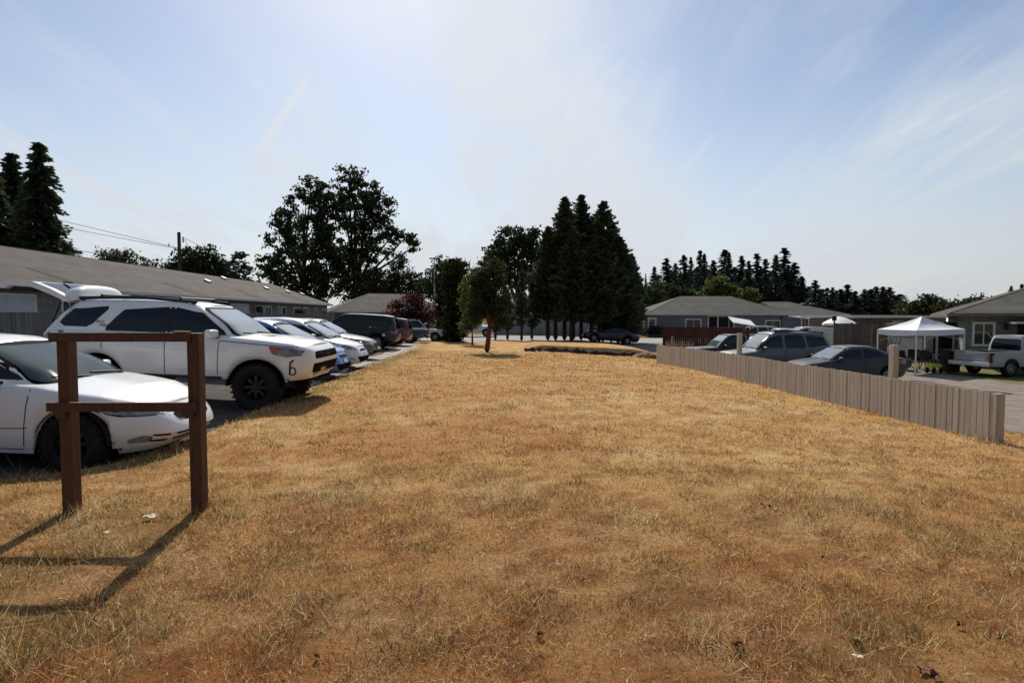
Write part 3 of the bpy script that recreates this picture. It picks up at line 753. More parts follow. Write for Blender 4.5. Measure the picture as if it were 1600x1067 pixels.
def nose_at(S, u, d, heading):
    """centre position so that the bumper's middle sits on pixel column u at distance d"""
    p = at(u, 540, d); h = R(heading); L = S['xf'][2][1]
    return p.x - L * math.cos(h), p.y - L * math.sin(h)

def sedan(paint, **k):
    S = dict(paint=paint, W=1.78, r=.32, axles=(1.42, -1.28), nf=4.2, nr=4.5,
        zt=[(-2.35, .90), (-2.2, .96), (-1.6, .99), (-.5, .96), (.8, .92), (1.0, .91), (1.7, .82), (2.2, .70), (2.35, .62)],
        zb=[(-2.35, .34), (-2.0, .26), (-1.7, .22), (1.9, .2), (2.2, .22), (2.35, .26)],
        xf=[(0, 2.24), (.25, 2.33), (.5, 2.35), (.8, 2.27), (1, 2.12)], xr=[(0, -2.2), (.3, -2.33), (.6, -2.35), (.9, -2.3), (1, -2.22)],
        roof=[(-1.2, 1.36), (-.9, 1.40), (-.4, 1.43), (0, 1.42), (.35, 1.37)],
        gh=dict(xf=[(0, 1.1), (.5, .72), (1, .22)], xr=[(0, -1.85), (.5, -1.5), (1, -.98)], w=[(0, .81), (.5, .725), (.88, .63), (1, .55)], n=7, nr=7),
        side_windows=[[(-.28, .98), (-.26, 1.34), (.2, 1.33), (.86, .98)], [(-.36, .98), (-.34, 1.345), (-.85, 1.33), (-1.38, 1.02)]],
        ws=(.70, .52, .96, 1.35), rw=(.66, .5, 1.03, 1.34), mirror=(.68, .96), handles=[(-.42, .83), (-1.25, .85)],
        faces=[('headlight', 'lamp', 'F2', [(.38, .58), (.80, .62), (.84, .74), (.45, .66)]), ('grille', 'grille', 'F', [(-.33, .54), (.33, .54), (.38, .66), (-.38, .66)]),
               ('lower_grille', 'grille', 'F', [(-.5, .28), (.5, .28), (.55, .4), (-.55, .4)]), ('number_plate', 'plate', 'F', [(-.15, .42), (.15, .42), (.15, .52), (-.15, .52)]),
               ('taillight', 'red_lamp', 'B2', [(.5, .74), (.84, .74), (.84, .90), (.55, .9)]), ('taillight', 'red_lamp', 'S2', [(-2.24, .74), (-2.0, .78), (-2.05, .9), (-2.22, .9)])],
        seams=[[(.95, .32), (.95, .88)], [(-.32, .28), (-.32, .92)], [(-1.15, .7), (-1.3, .92)]])
    S.update(k); return S

def hatch(paint, **k):
    S = sedan(paint, W=1.74, axles=(1.28, -1.28),
        zt=[(-2.1, .92), (-1.6, 1.0), (-.5, .98), (.8, .95), (1.05, .93), (1.7, .80), (2.0, .68), (2.1, .62)],
        zb=[(-2.1, .34), (-1.8, .24), (1.7, .2), (2.0, .22), (2.1, .26)],
        xf=[(0, 2.02), (.25, 2.09), (.5, 2.1), (.8, 2.02), (1, 1.9)], xr=[(0, -1.98), (.3, -2.08), (.6, -2.1), (.9, -2.04), (1, -1.98)],
        roof=[(-1.9, 1.34), (-1.3, 1.43), (-.5, 1.48), (0, 1.46), (.4, 1.40)],
        gh=dict(xf=[(0, 1.3), (.5, .85), (1, .3)], xr=[(0, -2.0), (.5, -1.85), (1, -1.6)], w=[(0, .80), (.5, .73), (.88, .64), (1, .56)], n=7, nr=7),
        side_windows=[[(-.28, 1.0), (-.26, 1.37), (.2, 1.36), (1.0, 1.0)], [(-.36, 1.0), (-.34, 1.38), (-1.0, 1.36), (-1.4, 1.06)]],
        ws=(.70, .52, .98, 1.38), rw=(.62, .5, 1.03, 1.34), mirror=(.75, .98), seams=[[(.9, .32), (.9, .88)], [(-.32, .28), (-.32, .92)]], handles=[(-.42, .85)])
    for kk, f in (('faces', [('headlight', 'lamp', 'F2', [(.36, .60), (.78, .66), (.80, .80), (.5, .72)]), ('grille', 'grille', 'F', [(-.3, .60), (.3, .60), (.26, .66), (-.26, .66)]),
               ('lower_grille', 'grille', 'F', [(-.45, .27), (.45, .27), (.6, .45), (-.6, .45)]), ('number_plate', 'plate', 'F', [(-.15, .47), (.15, .47), (.15, .56), (-.15, .56)]),
               ('fog_lamp', 'lamp', 'F2', [(.62, .34), (.74, .34), (.76, .42), (.64, .42)]), ('taillight', 'red_lamp', 'B2', [(.56, .8), (.82, .8), (.82, .96), (.6, .96)])]),): S[kk] = f
    S.update(k); return S

def suv(paint, **k):
    S = sedan(paint, W=1.86, r=.37, Ra=.43, axles=(1.45, -1.3), nf=6, nr=7, rim='multi', tw=.24,
        zt=[(-2.35, 1.06), (-1.5, 1.08), (.8, 1.06), (1.0, 1.05), (1.9, .98), (2.25, .90), (2.35, .86)],
        zb=[(-2.35, .46), (-2.0, .36), (1.8, .34), (2.2, .36), (2.35, .40)],
        xf=[(0, 2.22), (.25, 2.33), (.5, 2.35), (.85, 2.3), (1, 2.18)], xr=[(0, -2.24), (.3, -2.36), (.6, -2.35), (.9, -2.3), (1, -2.28)],
        roof=[(-2.2, 1.68), (-1.6, 1.74), (-.4, 1.77), (.1, 1.75), (.45, 1.69)],
        gh=dict(xf=[(0, 1.12), (.5, .78), (1, .32)], xr=[(0, -2.28), (.5, -2.2), (1, -2.05)], w=[(0, .86), (.5, .80), (.88, .71), (1, .64)], n=9, nr=10, crown=.03),
        side_windows=[[(-.1, 1.1), (-.08, 1.65), (.28, 1.64), (.92, 1.1)], [(-.2, 1.1), (-.18, 1.66), (-1.0, 1.66), (-1.1, 1.1)], [(-1.2, 1.12), (-1.1, 1.65), (-1.85, 1.62), (-2.08, 1.18)]],
        ws=(.75, .6, 1.08, 1.67), rw=(.68, .58, 1.12, 1.6), mirror=(.74, 1.08), handles=[(-.25, .96), (-1.15, .97)],
        faces=[('headlight', 'lamp', 'F2', [(.55, .70), (.86, .72), (.86, .90), (.55, .88)]), ('grille', 'grille', 'F', [(-.45, .66), (.45, .66), (.48, .88), (-.48, .88)]),
               ('lower_grille', 'grille', 'F', [(-.6, .42), (.6, .42), (.6, .54), (-.6, .54)]), ('number_plate', 'plate', 'F', [(-.16, .5), (.16, .5), (.16, .62), (-.16, .62)]),
               ('taillight', 'red_lamp', 'B2', [(.7, .8), (.86, .8), (.86, 1.04), (.72, 1.04)]), ('taillight', 'red_lamp', 'S2', [(-2.3, .82), (-2.1, .84), (-2.12, 1.02), (-2.28, 1.04)]),
               ('rear_plate', 'plate', 'B', [(-.16, .72), (.16, .72), (.16, .84), (-.16, .84)])],
        seams=[[(.95, .42), (.95, 1.0)], [(-.15, .4), (-.15, 1.04)], [(-1.15, .6), (-1.15, 1.04)]], rails=(.1, -1.9, .6))
    S.update(k); return S

def pickup(paint, **k):
    S = sedan(paint, W=1.72, r=.34, Ra=.41, axles=(1.6, -1.35), nf=9, nr=14, rim='multi', tw=.22,
        zt=[(-2.45, .98), (0, .98), (1.0, .98), (1.1, .97), (2.2, .90), (2.35, .86)],
        zb=[(-2.45, .5), (-2.2, .42), (1.9, .38), (2.2, .4), (2.35, .42)],
        xf=[(0, 2.3), (.25, 2.36), (.5, 2.36), (.85, 2.33), (1, 2.28)], xr=[(0, -2.42), (.3, -2.44), (.6, -2.45), (.9, -2.44), (1, -2.44)],
        wt=[(0, .97), (.12, .99), (.4, 1), (.7, 1), (.9, .985), (.97, .97), (1, .95)],
        roof=[(-.6, 1.62), (-.2, 1.64), (.2, 1.64), (.5, 1.6)],
        gh=dict(xf=[(0, 1.08), (.5, .8), (1, .42)], xr=[(0, -.62), (.5, -.6), (1, -.5)], w=[(0, .80), (.5, .74), (.88, .68), (1, .62)], n=10, nr=12, crown=.025, xm=.1),
        side_windows=[[(-.42, 1.02), (-.38, 1.55), (.36, 1.55), (.88, 1.02)]],
        ws=(.70, .58, 1.0, 1.58), rw=(.62, .55, 1.06, 1.52), mirror=(.72, 1.02), handles=[(-.2, .86)], cap_from=-.55,
        faces=[('headlight', 'lamp', 'F2', [(.55, .68), (.80, .68), (.80, .84), (.55, .84)]), ('grille', 'grille', 'F', [(-.5, .68), (.5, .68), (.5, .84), (-.5, .84)]),
               ('taillight', 'red_lamp', 'B2', [(.70, .66), (.83, .66), (.83, .9), (.70, .9)]), ('taillight', 'red_lamp', 'S2', [(-2.42, .66), (-2.33, .66), (-2.33, .9), (-2.42, .9)])],
        seams=[[(1.0, .48), (1.0, .94)], [(-.5, .46), (-.5, .97)], [(-.62, .5), (-.62, .97)]], crown=.03, frnd=0)
    S.update(k); return S

def add_bed(root, S, body, paint_):
    b = MB(); w = S['W'] / 2 * .93; x0, x1, zf, zt_ = -2.38, -.68, .6, .975
    b.box(((x0 + x1) / 2, 0, zf), (x1 - x0, 2 * w, .03))
    for sg in (1, -1): b.box(((x0 + x1) / 2, sg * w, (zf + zt_) / 2), (x1 - x0, .035, zt_ - zf))
    b.box((x0, 0, (zf + zt_) / 2), (.04, 2 * w, zt_ - zf)); b.box((x1, 0, (zf + zt_) / 2 + .0), (.04, 2 * w, zt_ - zf))
    b.build('bed_liner', M['plastic'], root, smooth=False)
    b = MB()
    for sg in (1, -1): b.box(((x0 + x1) / 2 - .02, sg * (w - .01), zt_ + .02), (x1 - x0 + .12, .09, .04), bev=.012)
    b.box((x0 - .02, 0, zt_ + .02), (.09, 2 * w - .1, .04), bev=.012)
    b.build('bed_rail', paint_, root)
    b = MB(); b.box((-2.53, 0, .52), (.14, S['W'] * .97, .17), bev=.03); bo = b.build('rear_bumper', M['white2'] if paint_ == M['greywhite'] else M['plastic'], root)
    b = MB(); b.box((-2.605, 0.05, .53), (.012, .3, .13)); b.build('number_plate', M['plate'], bo)
    b = MB(); b.box((-2.47, 0, .8), (.03, 1.3, .30), bev=.008); b.build('tailgate', paint_, root)

# ---------------------------------------------------------------- the white off-roader with the open liftgate
S4 = suv('white', W=1.9, r=.415, Ra=.51, axles=(1.44, -1.35), nf=8, nr=9, rim='truck', tw=.29, poke=.02, wrnd=1, frnd=.5, mirror_k=1.18,
    zt=[(-2.42, 1.30), (-1.2, 1.31), (.7, 1.29), (1.0, 1.29), (1.6, 1.26), (2.1, 1.21), (2.3, 1.165), (2.42, 1.12)],
    zb=[(-2.42, .66), (-2.0, .56), (1.85, .54), (2.1, .56), (2.42, .60)],
    xf=[(0, 2.27), (.2, 2.38), (.45, 2.42), (.75, 2.41), (.9, 2.38), (1, 2.28)], xr=[(0, -2.25), (.3, -2.42), (.7, -2.42), (.9, -2.38), (1, -2.34)],
    wt=[(0, .93), (.08, .965), (.28, .992), (.42, .982), (.52, .998), (.74, .996), (.87, .972), (.95, .938), (1, .88)],
    roof=[(-2.05, 1.78), (-1.7, 1.83), (-.6, 1.865), (0, 1.855), (.4, 1.80)],
    gh=dict(xf=[(0, 1.16), (.5, .82), (1, .36)], xr=[(0, -2.36), (.5, -2.16), (1, -1.92)], w=[(0, .845), (.5, .79), (.88, .70), (1, .62)], n=9, nr=11, crown=.03),
    side_windows=[[(-.10, 1.31), (-.10, 1.765), (.33, 1.75), (.93, 1.31)], [(-1.27, 1.31), (-.89, 1.755), (-.13, 1.765), (-.13, 1.31)], [(-2.06, 1.42), (-1.80, 1.725), (-1.18, 1.735), (-1.50, 1.36), (-1.98, 1.36)]],
    ws=(.74, .585, 1.31, 1.76), rw=None, mirror=(.72, 1.30), handles=[(-.25, 1.14), (-1.2, 1.15)], seamw=.012,
    faces=[('headlight', 'lamp_smoke', 'S2', [(1.66, 1.16), (1.72, 1.02), (1.95, .97), (2.2, .985), (2.27, 1.10), (2.0, 1.14)]), ('turn_signal', 'amber', 'S2', [(1.665, 1.155), (1.72, 1.045), (1.82, 1.03), (1.82, 1.15)]),
           ('pillar', 'plastic', 'C2', [(-.17, 1.315), (-.06, 1.315), (-.06, 1.765), (-.17, 1.765)]), ('upper_grille', 'grille', 'F', [(-.66, .95), (.66, .95), (.62, 1.08), (-.62, 1.08)]), ('lower_grille', 'grille', 'F', [(-.70, .70), (.70, .70), (.71, .87), (-.71, .87)]),
           ('skid_plate', 'bare', 'F', [(-.5, .615), (.5, .615), (.62, .69), (-.62, .69)]),
           ('number_plate', 'plate', 'F', [(-.32, .62), (-.02, .62), (-.02, .77), (-.32, .77)]),
           ('taillight', 'red_lamp', 'B2', [(.74, 1.0), (.9, 1.0), (.9, 1.28), (.76, 1.28)]), ('tailgate_opening', 'under', 'D', [(-.66, 1.32), (.66, 1.32), (.56, 1.74), (-.56, 1.74)]),  # tailgate_opening: dark patch on the closed shell, cargo shade in its colour
           ('rear_plate', 'plate', 'B', [(-.16, .9), (.16, .9), (.16, 1.02), (-.16, 1.02)])],
    seams=[[(.78, .62), (.80, 1.22)], [(-.13, .6), (-.13, 1.28)], [(-1.22, 1.0), (-1.22, 1.28)], [(.80, 1.22), (2.15, 1.145)]], rails=(.15, -1.75, .60))
car, body, cab = make_car(S4, 'lifted white off roader with raised liftgate, black wheels and dark tinted windows', 'suv', 'off_roader')
# fog lamp hook mark on the bumper corner
b = MB(); line_patch(b, [(2.10, .93), (2.04, .88), (2.03, .66)], lambda u, v: body.side(u, v, -1, .007), .03)
line_patch(b, [(2.035, .79), (2.11, .79), (2.13, .73), (2.11, .675), (2.05, .665)], lambda u, v: body.side(u, v, -1, .007), .022); b.build('fog_lamp_trim', M['plastic'], car)
b = MB(); patch(b, [(.06, .985), (.06, 1.02), (-.06, 1.02), (-.06, .985)], lambda u, v: body.end(u * 1.6, v, 1, .02), 6, 3, 1); b.build('badge', M['chrome'], car)
# mouldings over the arches
for xa in S4['axles']:
    for sg in (1, -1):
        bb = MB(); line_patch(bb, [(xa + .535 * math.cos(a), .41 + .535 * math.sin(a)) for a in np.linspace(.22, math.pi - .3, 16)], lambda u, v: body.side(u, v, sg, .010), .05); bb.build('arch_moulding', M['white'], car)
for sg in (1, -1): b = MB(); b.box((.0, sg * .86, .57), (1.7, .10, .06), bev=.02); b.build('side_step', M['plastic'], car)
b = MB(); b.box((1.35, -.3, 1.30), (.35, .10, .03), bev=.01); b.build('hood_vent', M['plastic'], car)
for x in (-.05, -1.45): b = MB(); b.tube([(x, -.6, 1.925), (x, .6, 1.925)], .022, 8); b.build('crossbar', M['plastic'], car)
# raised liftgate
gate = empty('liftgate', (-1.98, 0, 1.83), (0, 0, 0), car)
prof = [(.02, .02), (-.30, .17), (-.62, .285), (-1.05, .30), (-1.16, .25), (-1.19, .15), (-1.12, .14), (-1.02, .20), (-.64, .19), (-.32, .075), (.0, -.06)]
b = MB(); b.prism(prof, -.70, .70); b.build('gate_panel', M['white'], gate, angle=40)
b = MB(); b.grid([[Vector((x, y, z)) for y in (-.56, .56)] for x, z in ((-.10, .085), (-.30, .178), (-.58, .278))]); b.build('gate_glass', M['glass_dark'], gate)
b = MB(); b.prism([(-.62, .17), (-1.0, .18), (-1.1, .13), (-1.0, .10), (-.66, .10)], -.62, .62); b.build('gate_trim', M['plastic'], gate)
b = MB(); b.box((-.55, .05, .305), (.16, .05, .03), bev=.01); b.build('rear_wiper', M['plastic'], gate)
pr_ = [(.14, -.01), (-.15, -.05), (-.16, .06), (-.13, .16), (-.06, .235), (.02, .265), (.10, .25), (.14, .18), (.16, .08)]
b = MB(); rows = []
for y in np.linspace(-.67, .67, 21):
    k_ = math.sqrt(max(0.0, 1 - abs(y / .672) ** 3.2)); rows.append([Vector((x * (.75 + .25 * k_), y, z if z < 0 else z * (.12 + .88 * k_))) for x, z in pr_ + pr_[:1]])
b.grid(rows); b.add(rows[0][:-1], [tuple(range(9))]); b.add(rows[-1][:-1], [tuple(range(9))]); b.build('spoiler', M['white'], gate, angle=50)
for sg in (1, -1):
    b = MB(); b.tube([(-.14, sg * .66, -.04), (-.27, sg * .68, -.42)], .014, 6); b.build('gas_strut', M['plastic'], gate)
# lettering on the rear pillar
def lettering(txt, size, name, m, parent, fn, shear=0.3):
    cu = bpy.data.curves.new(name, 'FONT'); cu.body = txt; cu.size = size; cu.shear = shear
    o = bpy.data.objects.new(name, cu); COL.objects.link(o)
    bpy.context.view_layer.update()
    dg = bpy.context.evaluated_depsgraph_get(); me = bpy.data.meshes.new_from_object(o.evaluated_get(dg))
    bpy.data.objects.remove(o)
    for v in me.vertices: v.co = fn(v.co.x, v.co.y)
    me.materials.clear(); me.materials.append(m)
    o2 = bpy.data.objects.new(name, me); COL.objects.link(o2); o2.parent = parent
    return o2
lettering('TRD', .085, 'lettering', M['plastic'], car, lambda x, y: cab.side(-1.47 + x * 1.25, 1.435 + y * .8, -1, .008))
lettering('PRO', .085, 'lettering', M['plastic'], car, lambda x, y: cab.side(-1.34 + x * 1.15, 1.375 + y * .8, -1, .008))
park(car, -3.62 - 2.36, 10.95, 1.0, ax=S4['axles'])

# ---------------------------------------------------------------- the white coupe behind the sign frame
SC = sedan('white', W=1.84, r=.335, Ra=.385, axles=(1.46, -1.22), nf=3.8, nr=4.2, rim='truck', ws_mat='glass_wd', frnd=1, seamw=.010,  # truck rims put the wheel arch shade into the alloy colour
    zt=[(-2.42, .92), (-2.2, .98), (-1.6, 1.02), (-.5, .98), (.8, .955), (1.1, .94), (1.7, .87), (2.1, .765), (2.3, .68), (2.42, .62)],
    zb=[(-2.42, .36), (-2.0, .27), (-1.7, .215), (1.8, .205), (2.1, .235), (2.42, .30)],
    xf=[(0, 2.24), (.2, 2.36), (.45, 2.42), (.75, 2.36), (.9, 2.28), (1, 2.18)], xr=[(0, -2.26), (.3, -2.4), (.6, -2.42), (.9, -2.36), (1, -2.28)],
    roof=[(-1.25, 1.33), (-.9, 1.375), (-.4, 1.405), (0, 1.395), (.3, 1.345)],
    gh=dict(xf=[(0, 1.22), (.5, .82), (1, .26)], xr=[(0, -1.95), (.5, -1.6), (1, -1.05)], w=[(0, .83), (.5, .735), (.88, .63), (1, .55)], n=6, nr=6),
    side_windows=[[(-.62, 1.0), (-.60, 1.31), (.16, 1.305), (.90, 1.0)], [(-.70, 1.0), (-.68, 1.31), (-1.0, 1.29), (-1.5, 1.04)]],
    ws=(.74, .55, .975, 1.335), rw=(.66, .5, 1.05, 1.31), mirror=(.62, .985), handles=[(-.5, .84)],
    faces=[('headlight_surround', 'grille', 'S2', [(1.56, .735), (1.90, .640), (2.30, .618), (2.335, .668), (2.1, .752)]), ('headlight', 'lamp', 'S2', [(1.66, .712), (1.95, .652), (2.26, .636), (2.30, .664), (2.1, .735)]), ('grille', 'grille', 'F', [(-.34, .565), (.34, .565), (.38, .645), (-.38, .645)]),
           ('lower_grille', 'grille', 'F', [(-.42, .40), (.42, .40), (.44, .425), (-.44, .425)]), ('lower_grille', 'grille', 'F', [(-.42, .335), (.42, .335), (.44, .36), (-.44, .36)]),
           ('bumper_slot', 'grille', 'F2', [(.50, .40), (.64, .41), (.66, .435), (.50, .425)]), ('bumper_slot', 'grille', 'F2', [(.50, .335), (.64, .345), (.66, .37), (.50, .36)]),
           ('number_plate', 'plate', 'F', [(-.16, .43), (.16, .43), (.16, .55), (-.16, .55)]), ('fog_lamp', 'lamp', 'S2', [(1.985, .375), (2.0, .335), (2.18, .345), (2.22, .42), (2.12, .43)]),
           ('taillight', 'red_lamp', 'B2', [(.4, .72), (.84, .72), (.84, .88), (.5, .88)])],
    seams=[[(.98, .30), (1.0, .915)], [(-.66, .26), (-.62, .94)], [(1.02, .5), (.4, .47), (-.6, .47)], [(.97, .26), (-.66, .26)]])
car, body, cab = make_car(SC, 'white two door coupe parked right behind the brown sign frame', 'car', 'coupe')
car.scale = (1.02, 1.02, 1.02)
park(car, -4.0 - 2.47, 7.22, 2.0, ax=SC['axles'], lift=-.015)

# ---------------------------------------------------------------- the rest of the left row
def put(S, u, d, heading, label, cat, name='parked_car', group='vehicles parked nose to tail along the left side of the lawn', scale=1.0):
    car, body, cab = make_car(S, label, cat, name, group)
    car.scale = (scale,) * 3
    h = R(heading); p = at(u, 540, d); L = S['xf'][2][1] * scale
    park(car, p.x - L * math.cos(h), p.y - L * math.sin(h), heading, ax=S['axles'])
    return car, body, cab
LG = 'vehicles parked along the left edge of the lawn'
RG = 'vehicles parked on the right side lot'
put(hatch('blue'), 541, 15.3, -1, 'bright blue hatchback almost hidden behind the white off roader', 'car', 'hatchback', LG)
put(hatch('white2', rim='five'), 571, 18.0, -1, 'small white hatchback with sloping nose beside the blue one', 'car', 'hatchback', LG)
put(sedan('tan', W=1.76), 592, 22.2, -1, 'dusty olive tan sedan next to the white hatchback', 'car', 'sedan', LG, 1.02)
def put_rear(S, u, d, heading, label, cat, name, group, scale=1.0):
    """place by the tail: the rear bumper's middle on column u"""
    car, body, cab = make_car(S, label, cat, name, group); car.scale = (scale,) * 3
    h = R(heading); p = at(u, 540, d); L = -S['xr'][2][1] * scale
    park(car, p.x + L * math.cos(h), p.y + L * math.sin(h), heading, ax=S['axles'])
    return car, body, cab
van = suv('navy', gh=dict(xf=[(0, 1.45), (.5, 1.05), (1, .6)], xr=[(0, -2.28), (.5, -2.2), (1, -2.05)], w=[(0, .88), (.5, .84), (.88, .77), (1, .70)], n=9, nr=10, crown=.03), rails=None,
    roof=[(-2.2, 1.70), (-1.6, 1.76), (-.4, 1.78), (.3, 1.76), (.7, 1.71)], ws=(.78, .66, 1.06, 1.69),
    side_windows=[[(.25, 1.1), (.27, 1.66), (.6, 1.65), (1.2, 1.1)], [(-.5, 1.1), (-.5, 1.68), (.15, 1.67), (.15, 1.1)], [(-2.1, 1.15), (-1.95, 1.65), (-.6, 1.68), (-.6, 1.1)]])
c_, b_, _ = put_rear(van, 624, 30.6, 181, 'dark navy van backed up to the lawn with long tinted side glass', 'van', 'van', LG)
b = MB(); patch(b, [(-1.75, .68), (-1.6, .68), (-1.6, .84), (-1.75, .84)], lambda u, v: b_.side(u, v, 1, .008), 6, 4, 2); b.build('fuel_cap', M['white2'], c_)
put_rear(suv('maroon', rails=None), 643, 34.6, 180, 'dark red sport utility with black rear glass beside the navy van', 'suv', 'sport_utility', LG, .93)
cr, br, _ = put_rear(pickup('dblue'), 667, 39.5, 180, 'dark blue pickup half hidden by the red leaved tree', 'pickup', 'pickup_truck', LG); add_bed(cr, pickup('dblue'), br, M['dblue'])
cr, br, _ = put(pickup('white2'), 697, 46.0, 0, 'white pickup truck facing the lawn beside the columnar evergreens', 'pickup', 'pickup_truck', LG, 1.05); add_bed(cr, pickup('white2'), br, M['white2'])
# far centre
put(sedan('black', zt=[(-2.35, .88), (-2.2, .93), (-1.4, .95), (-.5, .93), (.8, .9), (1.0, .89), (1.7, .84), (2.2, .76), (2.35, .70)], roof=[(-1.2, 1.26), (-.9, 1.30), (-.4, 1.33), (0, 1.32), (.35, 1.27)],
    side_windows=[[(-.28, .95), (-.26, 1.24), (.2, 1.23), (.8, .95)], [(-.36, .95), (-.34, 1.245), (-.85, 1.23), (-1.3, .98)]], ws=(.70, .52, .93, 1.25), rw=(.66, .5, .98, 1.24)), 908, 51.5, 180, 'long black sedan parked under the big dark evergreens', 'car', 'sedan', None, 1.09)
put(suv('white2'), 775, 63, 0, 'bright white van seen through the trunks of the small evergreens', 'van', 'van', None, 1.15)
# right lot
put(sedan('charcoal', rim='five'), 1228, 22.6, 184, 'dusty charcoal sedan nearest the low taupe fence', 'car', 'sedan', RG)
put(suv('silver', zt=[(-2.35, 1.02), (-1.5, 1.04), (.8, 1.0), (1.0, .98), (1.9, .88), (2.25, .78), (2.35, .72)], rail_mat='plastic'), 1122, 26.4, 183, 'silver grey sport utility with black roof rails behind the charcoal sedan', 'suv', 'sport_utility', RG, 1.06)
cr, br, _ = put(pickup('black', roof=[(-.6, 1.58), (-.2, 1.62), (.2, 1.62), (.5, 1.58)]), 1074, 30.2, 183, 'black pickup with pale windscreen beside the silver sport utility', 'pickup', 'pickup_truck', RG, 1.0); add_bed(cr, pickup('black'), br, M['black'])
cw, bw, _ = make_car(pickup('greywhite'), 'worn white pickup with open bed and chrome bumper in front of the green house', 'pickup', 'pickup_truck', RG)
add_bed(cw, pickup('greywhite'), bw, M['greywhite'])
p = at(1549, 560, 24.4)
hh = R(12); rx, ry = 2.5, -.86   # rear near corner in the truck's own axes: (-rx, ry)
cw.scale = (1.05, 1.05, 1.06); park(cw, p.x + rx * math.cos(hh) + ry * math.sin(hh), p.y + rx * math.sin(hh) - ry * math.cos(hh), 12, ax=(1.6, -1.35))
put(suv('beige', rails=None), 1206, 44, 180, 'beige sport utility roof showing behind the silver one', 'suv', 'sport_utility', RG, .98)
put(sedan('white2'), 1166, 46.5, 180, 'white sedan roof just above the black pickup bed', 'car', 'sedan', RG, 1.08)
put(suv('greywhite', rails=None), 1136, 50.5, 180, 'pale wagon parked beyond the red fence with a white lid raised', 'suv', 'sport_utility', RG, .95)
# ------------------------------------------------------------------ brown sign frame
def sign_frame():
    pl = at(107, 800, 4.74); pr = at(308, 805, 4.74); zl, zr_ = z1(pl.x, pl.y), z1(pr.x, pr.y)
    root = thing('sign_frame', 'empty brown stained wooden sign frame of two posts and two rails on the dry grass', 'sign frame', (pl.x, pl.y, zl))
    W = .098
    def loc(x, y, z): return (x - pl.x, y - pl.y, z - zl)
    top = 1.50
    for p in (pl, pr):
        b = MB(); b.box(loc(p.x, p.y + .045, top / 2 - .08), (W, W, top + .16), bev=.006); b.build('post', M['wood_brown'], root, smooth=False)
    cx = (pl.x + pr.x) / 2; L = pr.x - pl.x
    b = MB(); b.box(loc(cx - .045, pl.y - .024, top - .032), (L + W - .02, .038, .075), bev=.005); ra = b.build('top_rail', M['wood_brown'], root, smooth=False)
    b = MB(); b.box(loc(pr.x - .07, pl.y - .026, top + .0125), (.125, .036, .012), bev=.004, ry=.03); b.build('broken_end', M['wood_raw'], ra)
    b = MB(); b.box(loc(cx - .045, pl.y - .028, .895), (L + W + .045, .045, .075), bev=.005); ra = b.build('middle_rail', M['wood_brown'], root, smooth=False)
    for dx in (pl.x - .03, pr.x - .05):
        b = MB(); b.prism([(-.04, 0), (.06, 0), (.05, -.05), (.0, -.06), (-.03, -.02)], -.02, .02)
        o = b.build('cleat', M['wood_brown'], ra); o.location = loc(dx, pl.y - .026, .857)
sign_frame()

# ------------------------------------------------------------------ fences
def board_fence(name, label, A, B, hgt, bw, gap, m, posts, post_h, pw=.1, thick=.02, jitter=.008, group=None, base=-.03, rails=True, post_side=1, capm=None, top=None):
    """boards from A to B (x,y); follows the ground unless a fixed top is given"""
    A = Vector(A); B = Vector(B); L = (B - A).length; d = (B - A) / L; n = Vector((-d.y, d.x)); ang = math.atan2(d.y, d.x)
    root = thing(name, label, 'fence', (A.x, A.y, z1(A.x, A.y)), ang, group); z0 = z1(A.x, A.y)
    b = MB(); s = 0.0
    while s < L - bw * .5:
        p = A + d * (s + bw / 2); zg = z1(p.x, p.y) - z0; zt = (top - z0) if top is not None else zg + hgt
        h = zt - zg - base + random.uniform(-jitter, jitter)
        b.box((s + bw / 2, random.uniform(-.003, .003), zg + base + h / 2), (bw, thick, h), rx=0, ry=random.uniform(-.004, .004)); s += bw + gap * random.uniform(.6, 1.5)
    b.build('boards', m, root, smooth=False)
    if rails:
        for f in (.22, .8):
            b = MB(); N = max(2, int(L / 2)); pts = []
            for k in range(N + 1):
                p = A + d * (L * k / N); zg = z1(p.x, p.y) - z0; zt = (top - z0) if top is not None else zg + hgt
                pts.append((L * k / N, post_side * (thick + .018), zg + (zt - zg) * f))
            for p, q in zip(pts[:-1], pts[1:]):
                v = Vector(q) - Vector(p); b.box((Vector(p) + Vector(q)) / 2, (v.length, .036, .085), ry=-math.atan2(v.z, v.x))
            b.build('rail', m, root, smooth=False)
    for sp, ph in posts:
        p = A + d * sp; zg = z1(p.x, p.y) - z0; zt = (top - z0) if top is not None else zg + hgt
        b = MB(); b.box((sp, post_side * (thick + .036 + pw / 2 + .002) if rails else post_side * (thick + pw / 2), zg + (ph + zt - zg - .2) / 2), (pw, pw, ph + zt - zg + .2), bev=.006); b.build('post', capm or m, root, smooth=False)
    return root
# low taupe fence on the right: A near end
A = (7.2, 8.5); B = (float(fence_x(23.9)), 23.9); L = math.hypot(B[0] - A[0], B[1] - A[1])
rt = board_fence('low_fence', 'low taupe painted board fence running along the right side of the dry lawn', A, B, .74, .100, .013, M['fence_grey'], [(2.25, .60), (8.4, .62), (L - .2, .02)], 0, pw=.115, post_side=-1)
b = MB(); b.box((.05, -.075, .345), (.10, .115, .78), bev=.006); b.build('end_post', M['fence_grey'], rt, smooth=False)
# raise the 2 tall posts so that they stand in the line of the fence
# grey yard fence before the left building
board_fence('yard_fence', 'weathered grey board fence in front of the long building on the left', (-14.2, 9.0), (-16.2, 52.0), 1.4, .15, .008, M['fence_wood'], [(k * 2.4, .04) for k in range(18)], 0, top=1.73, post_side=1)
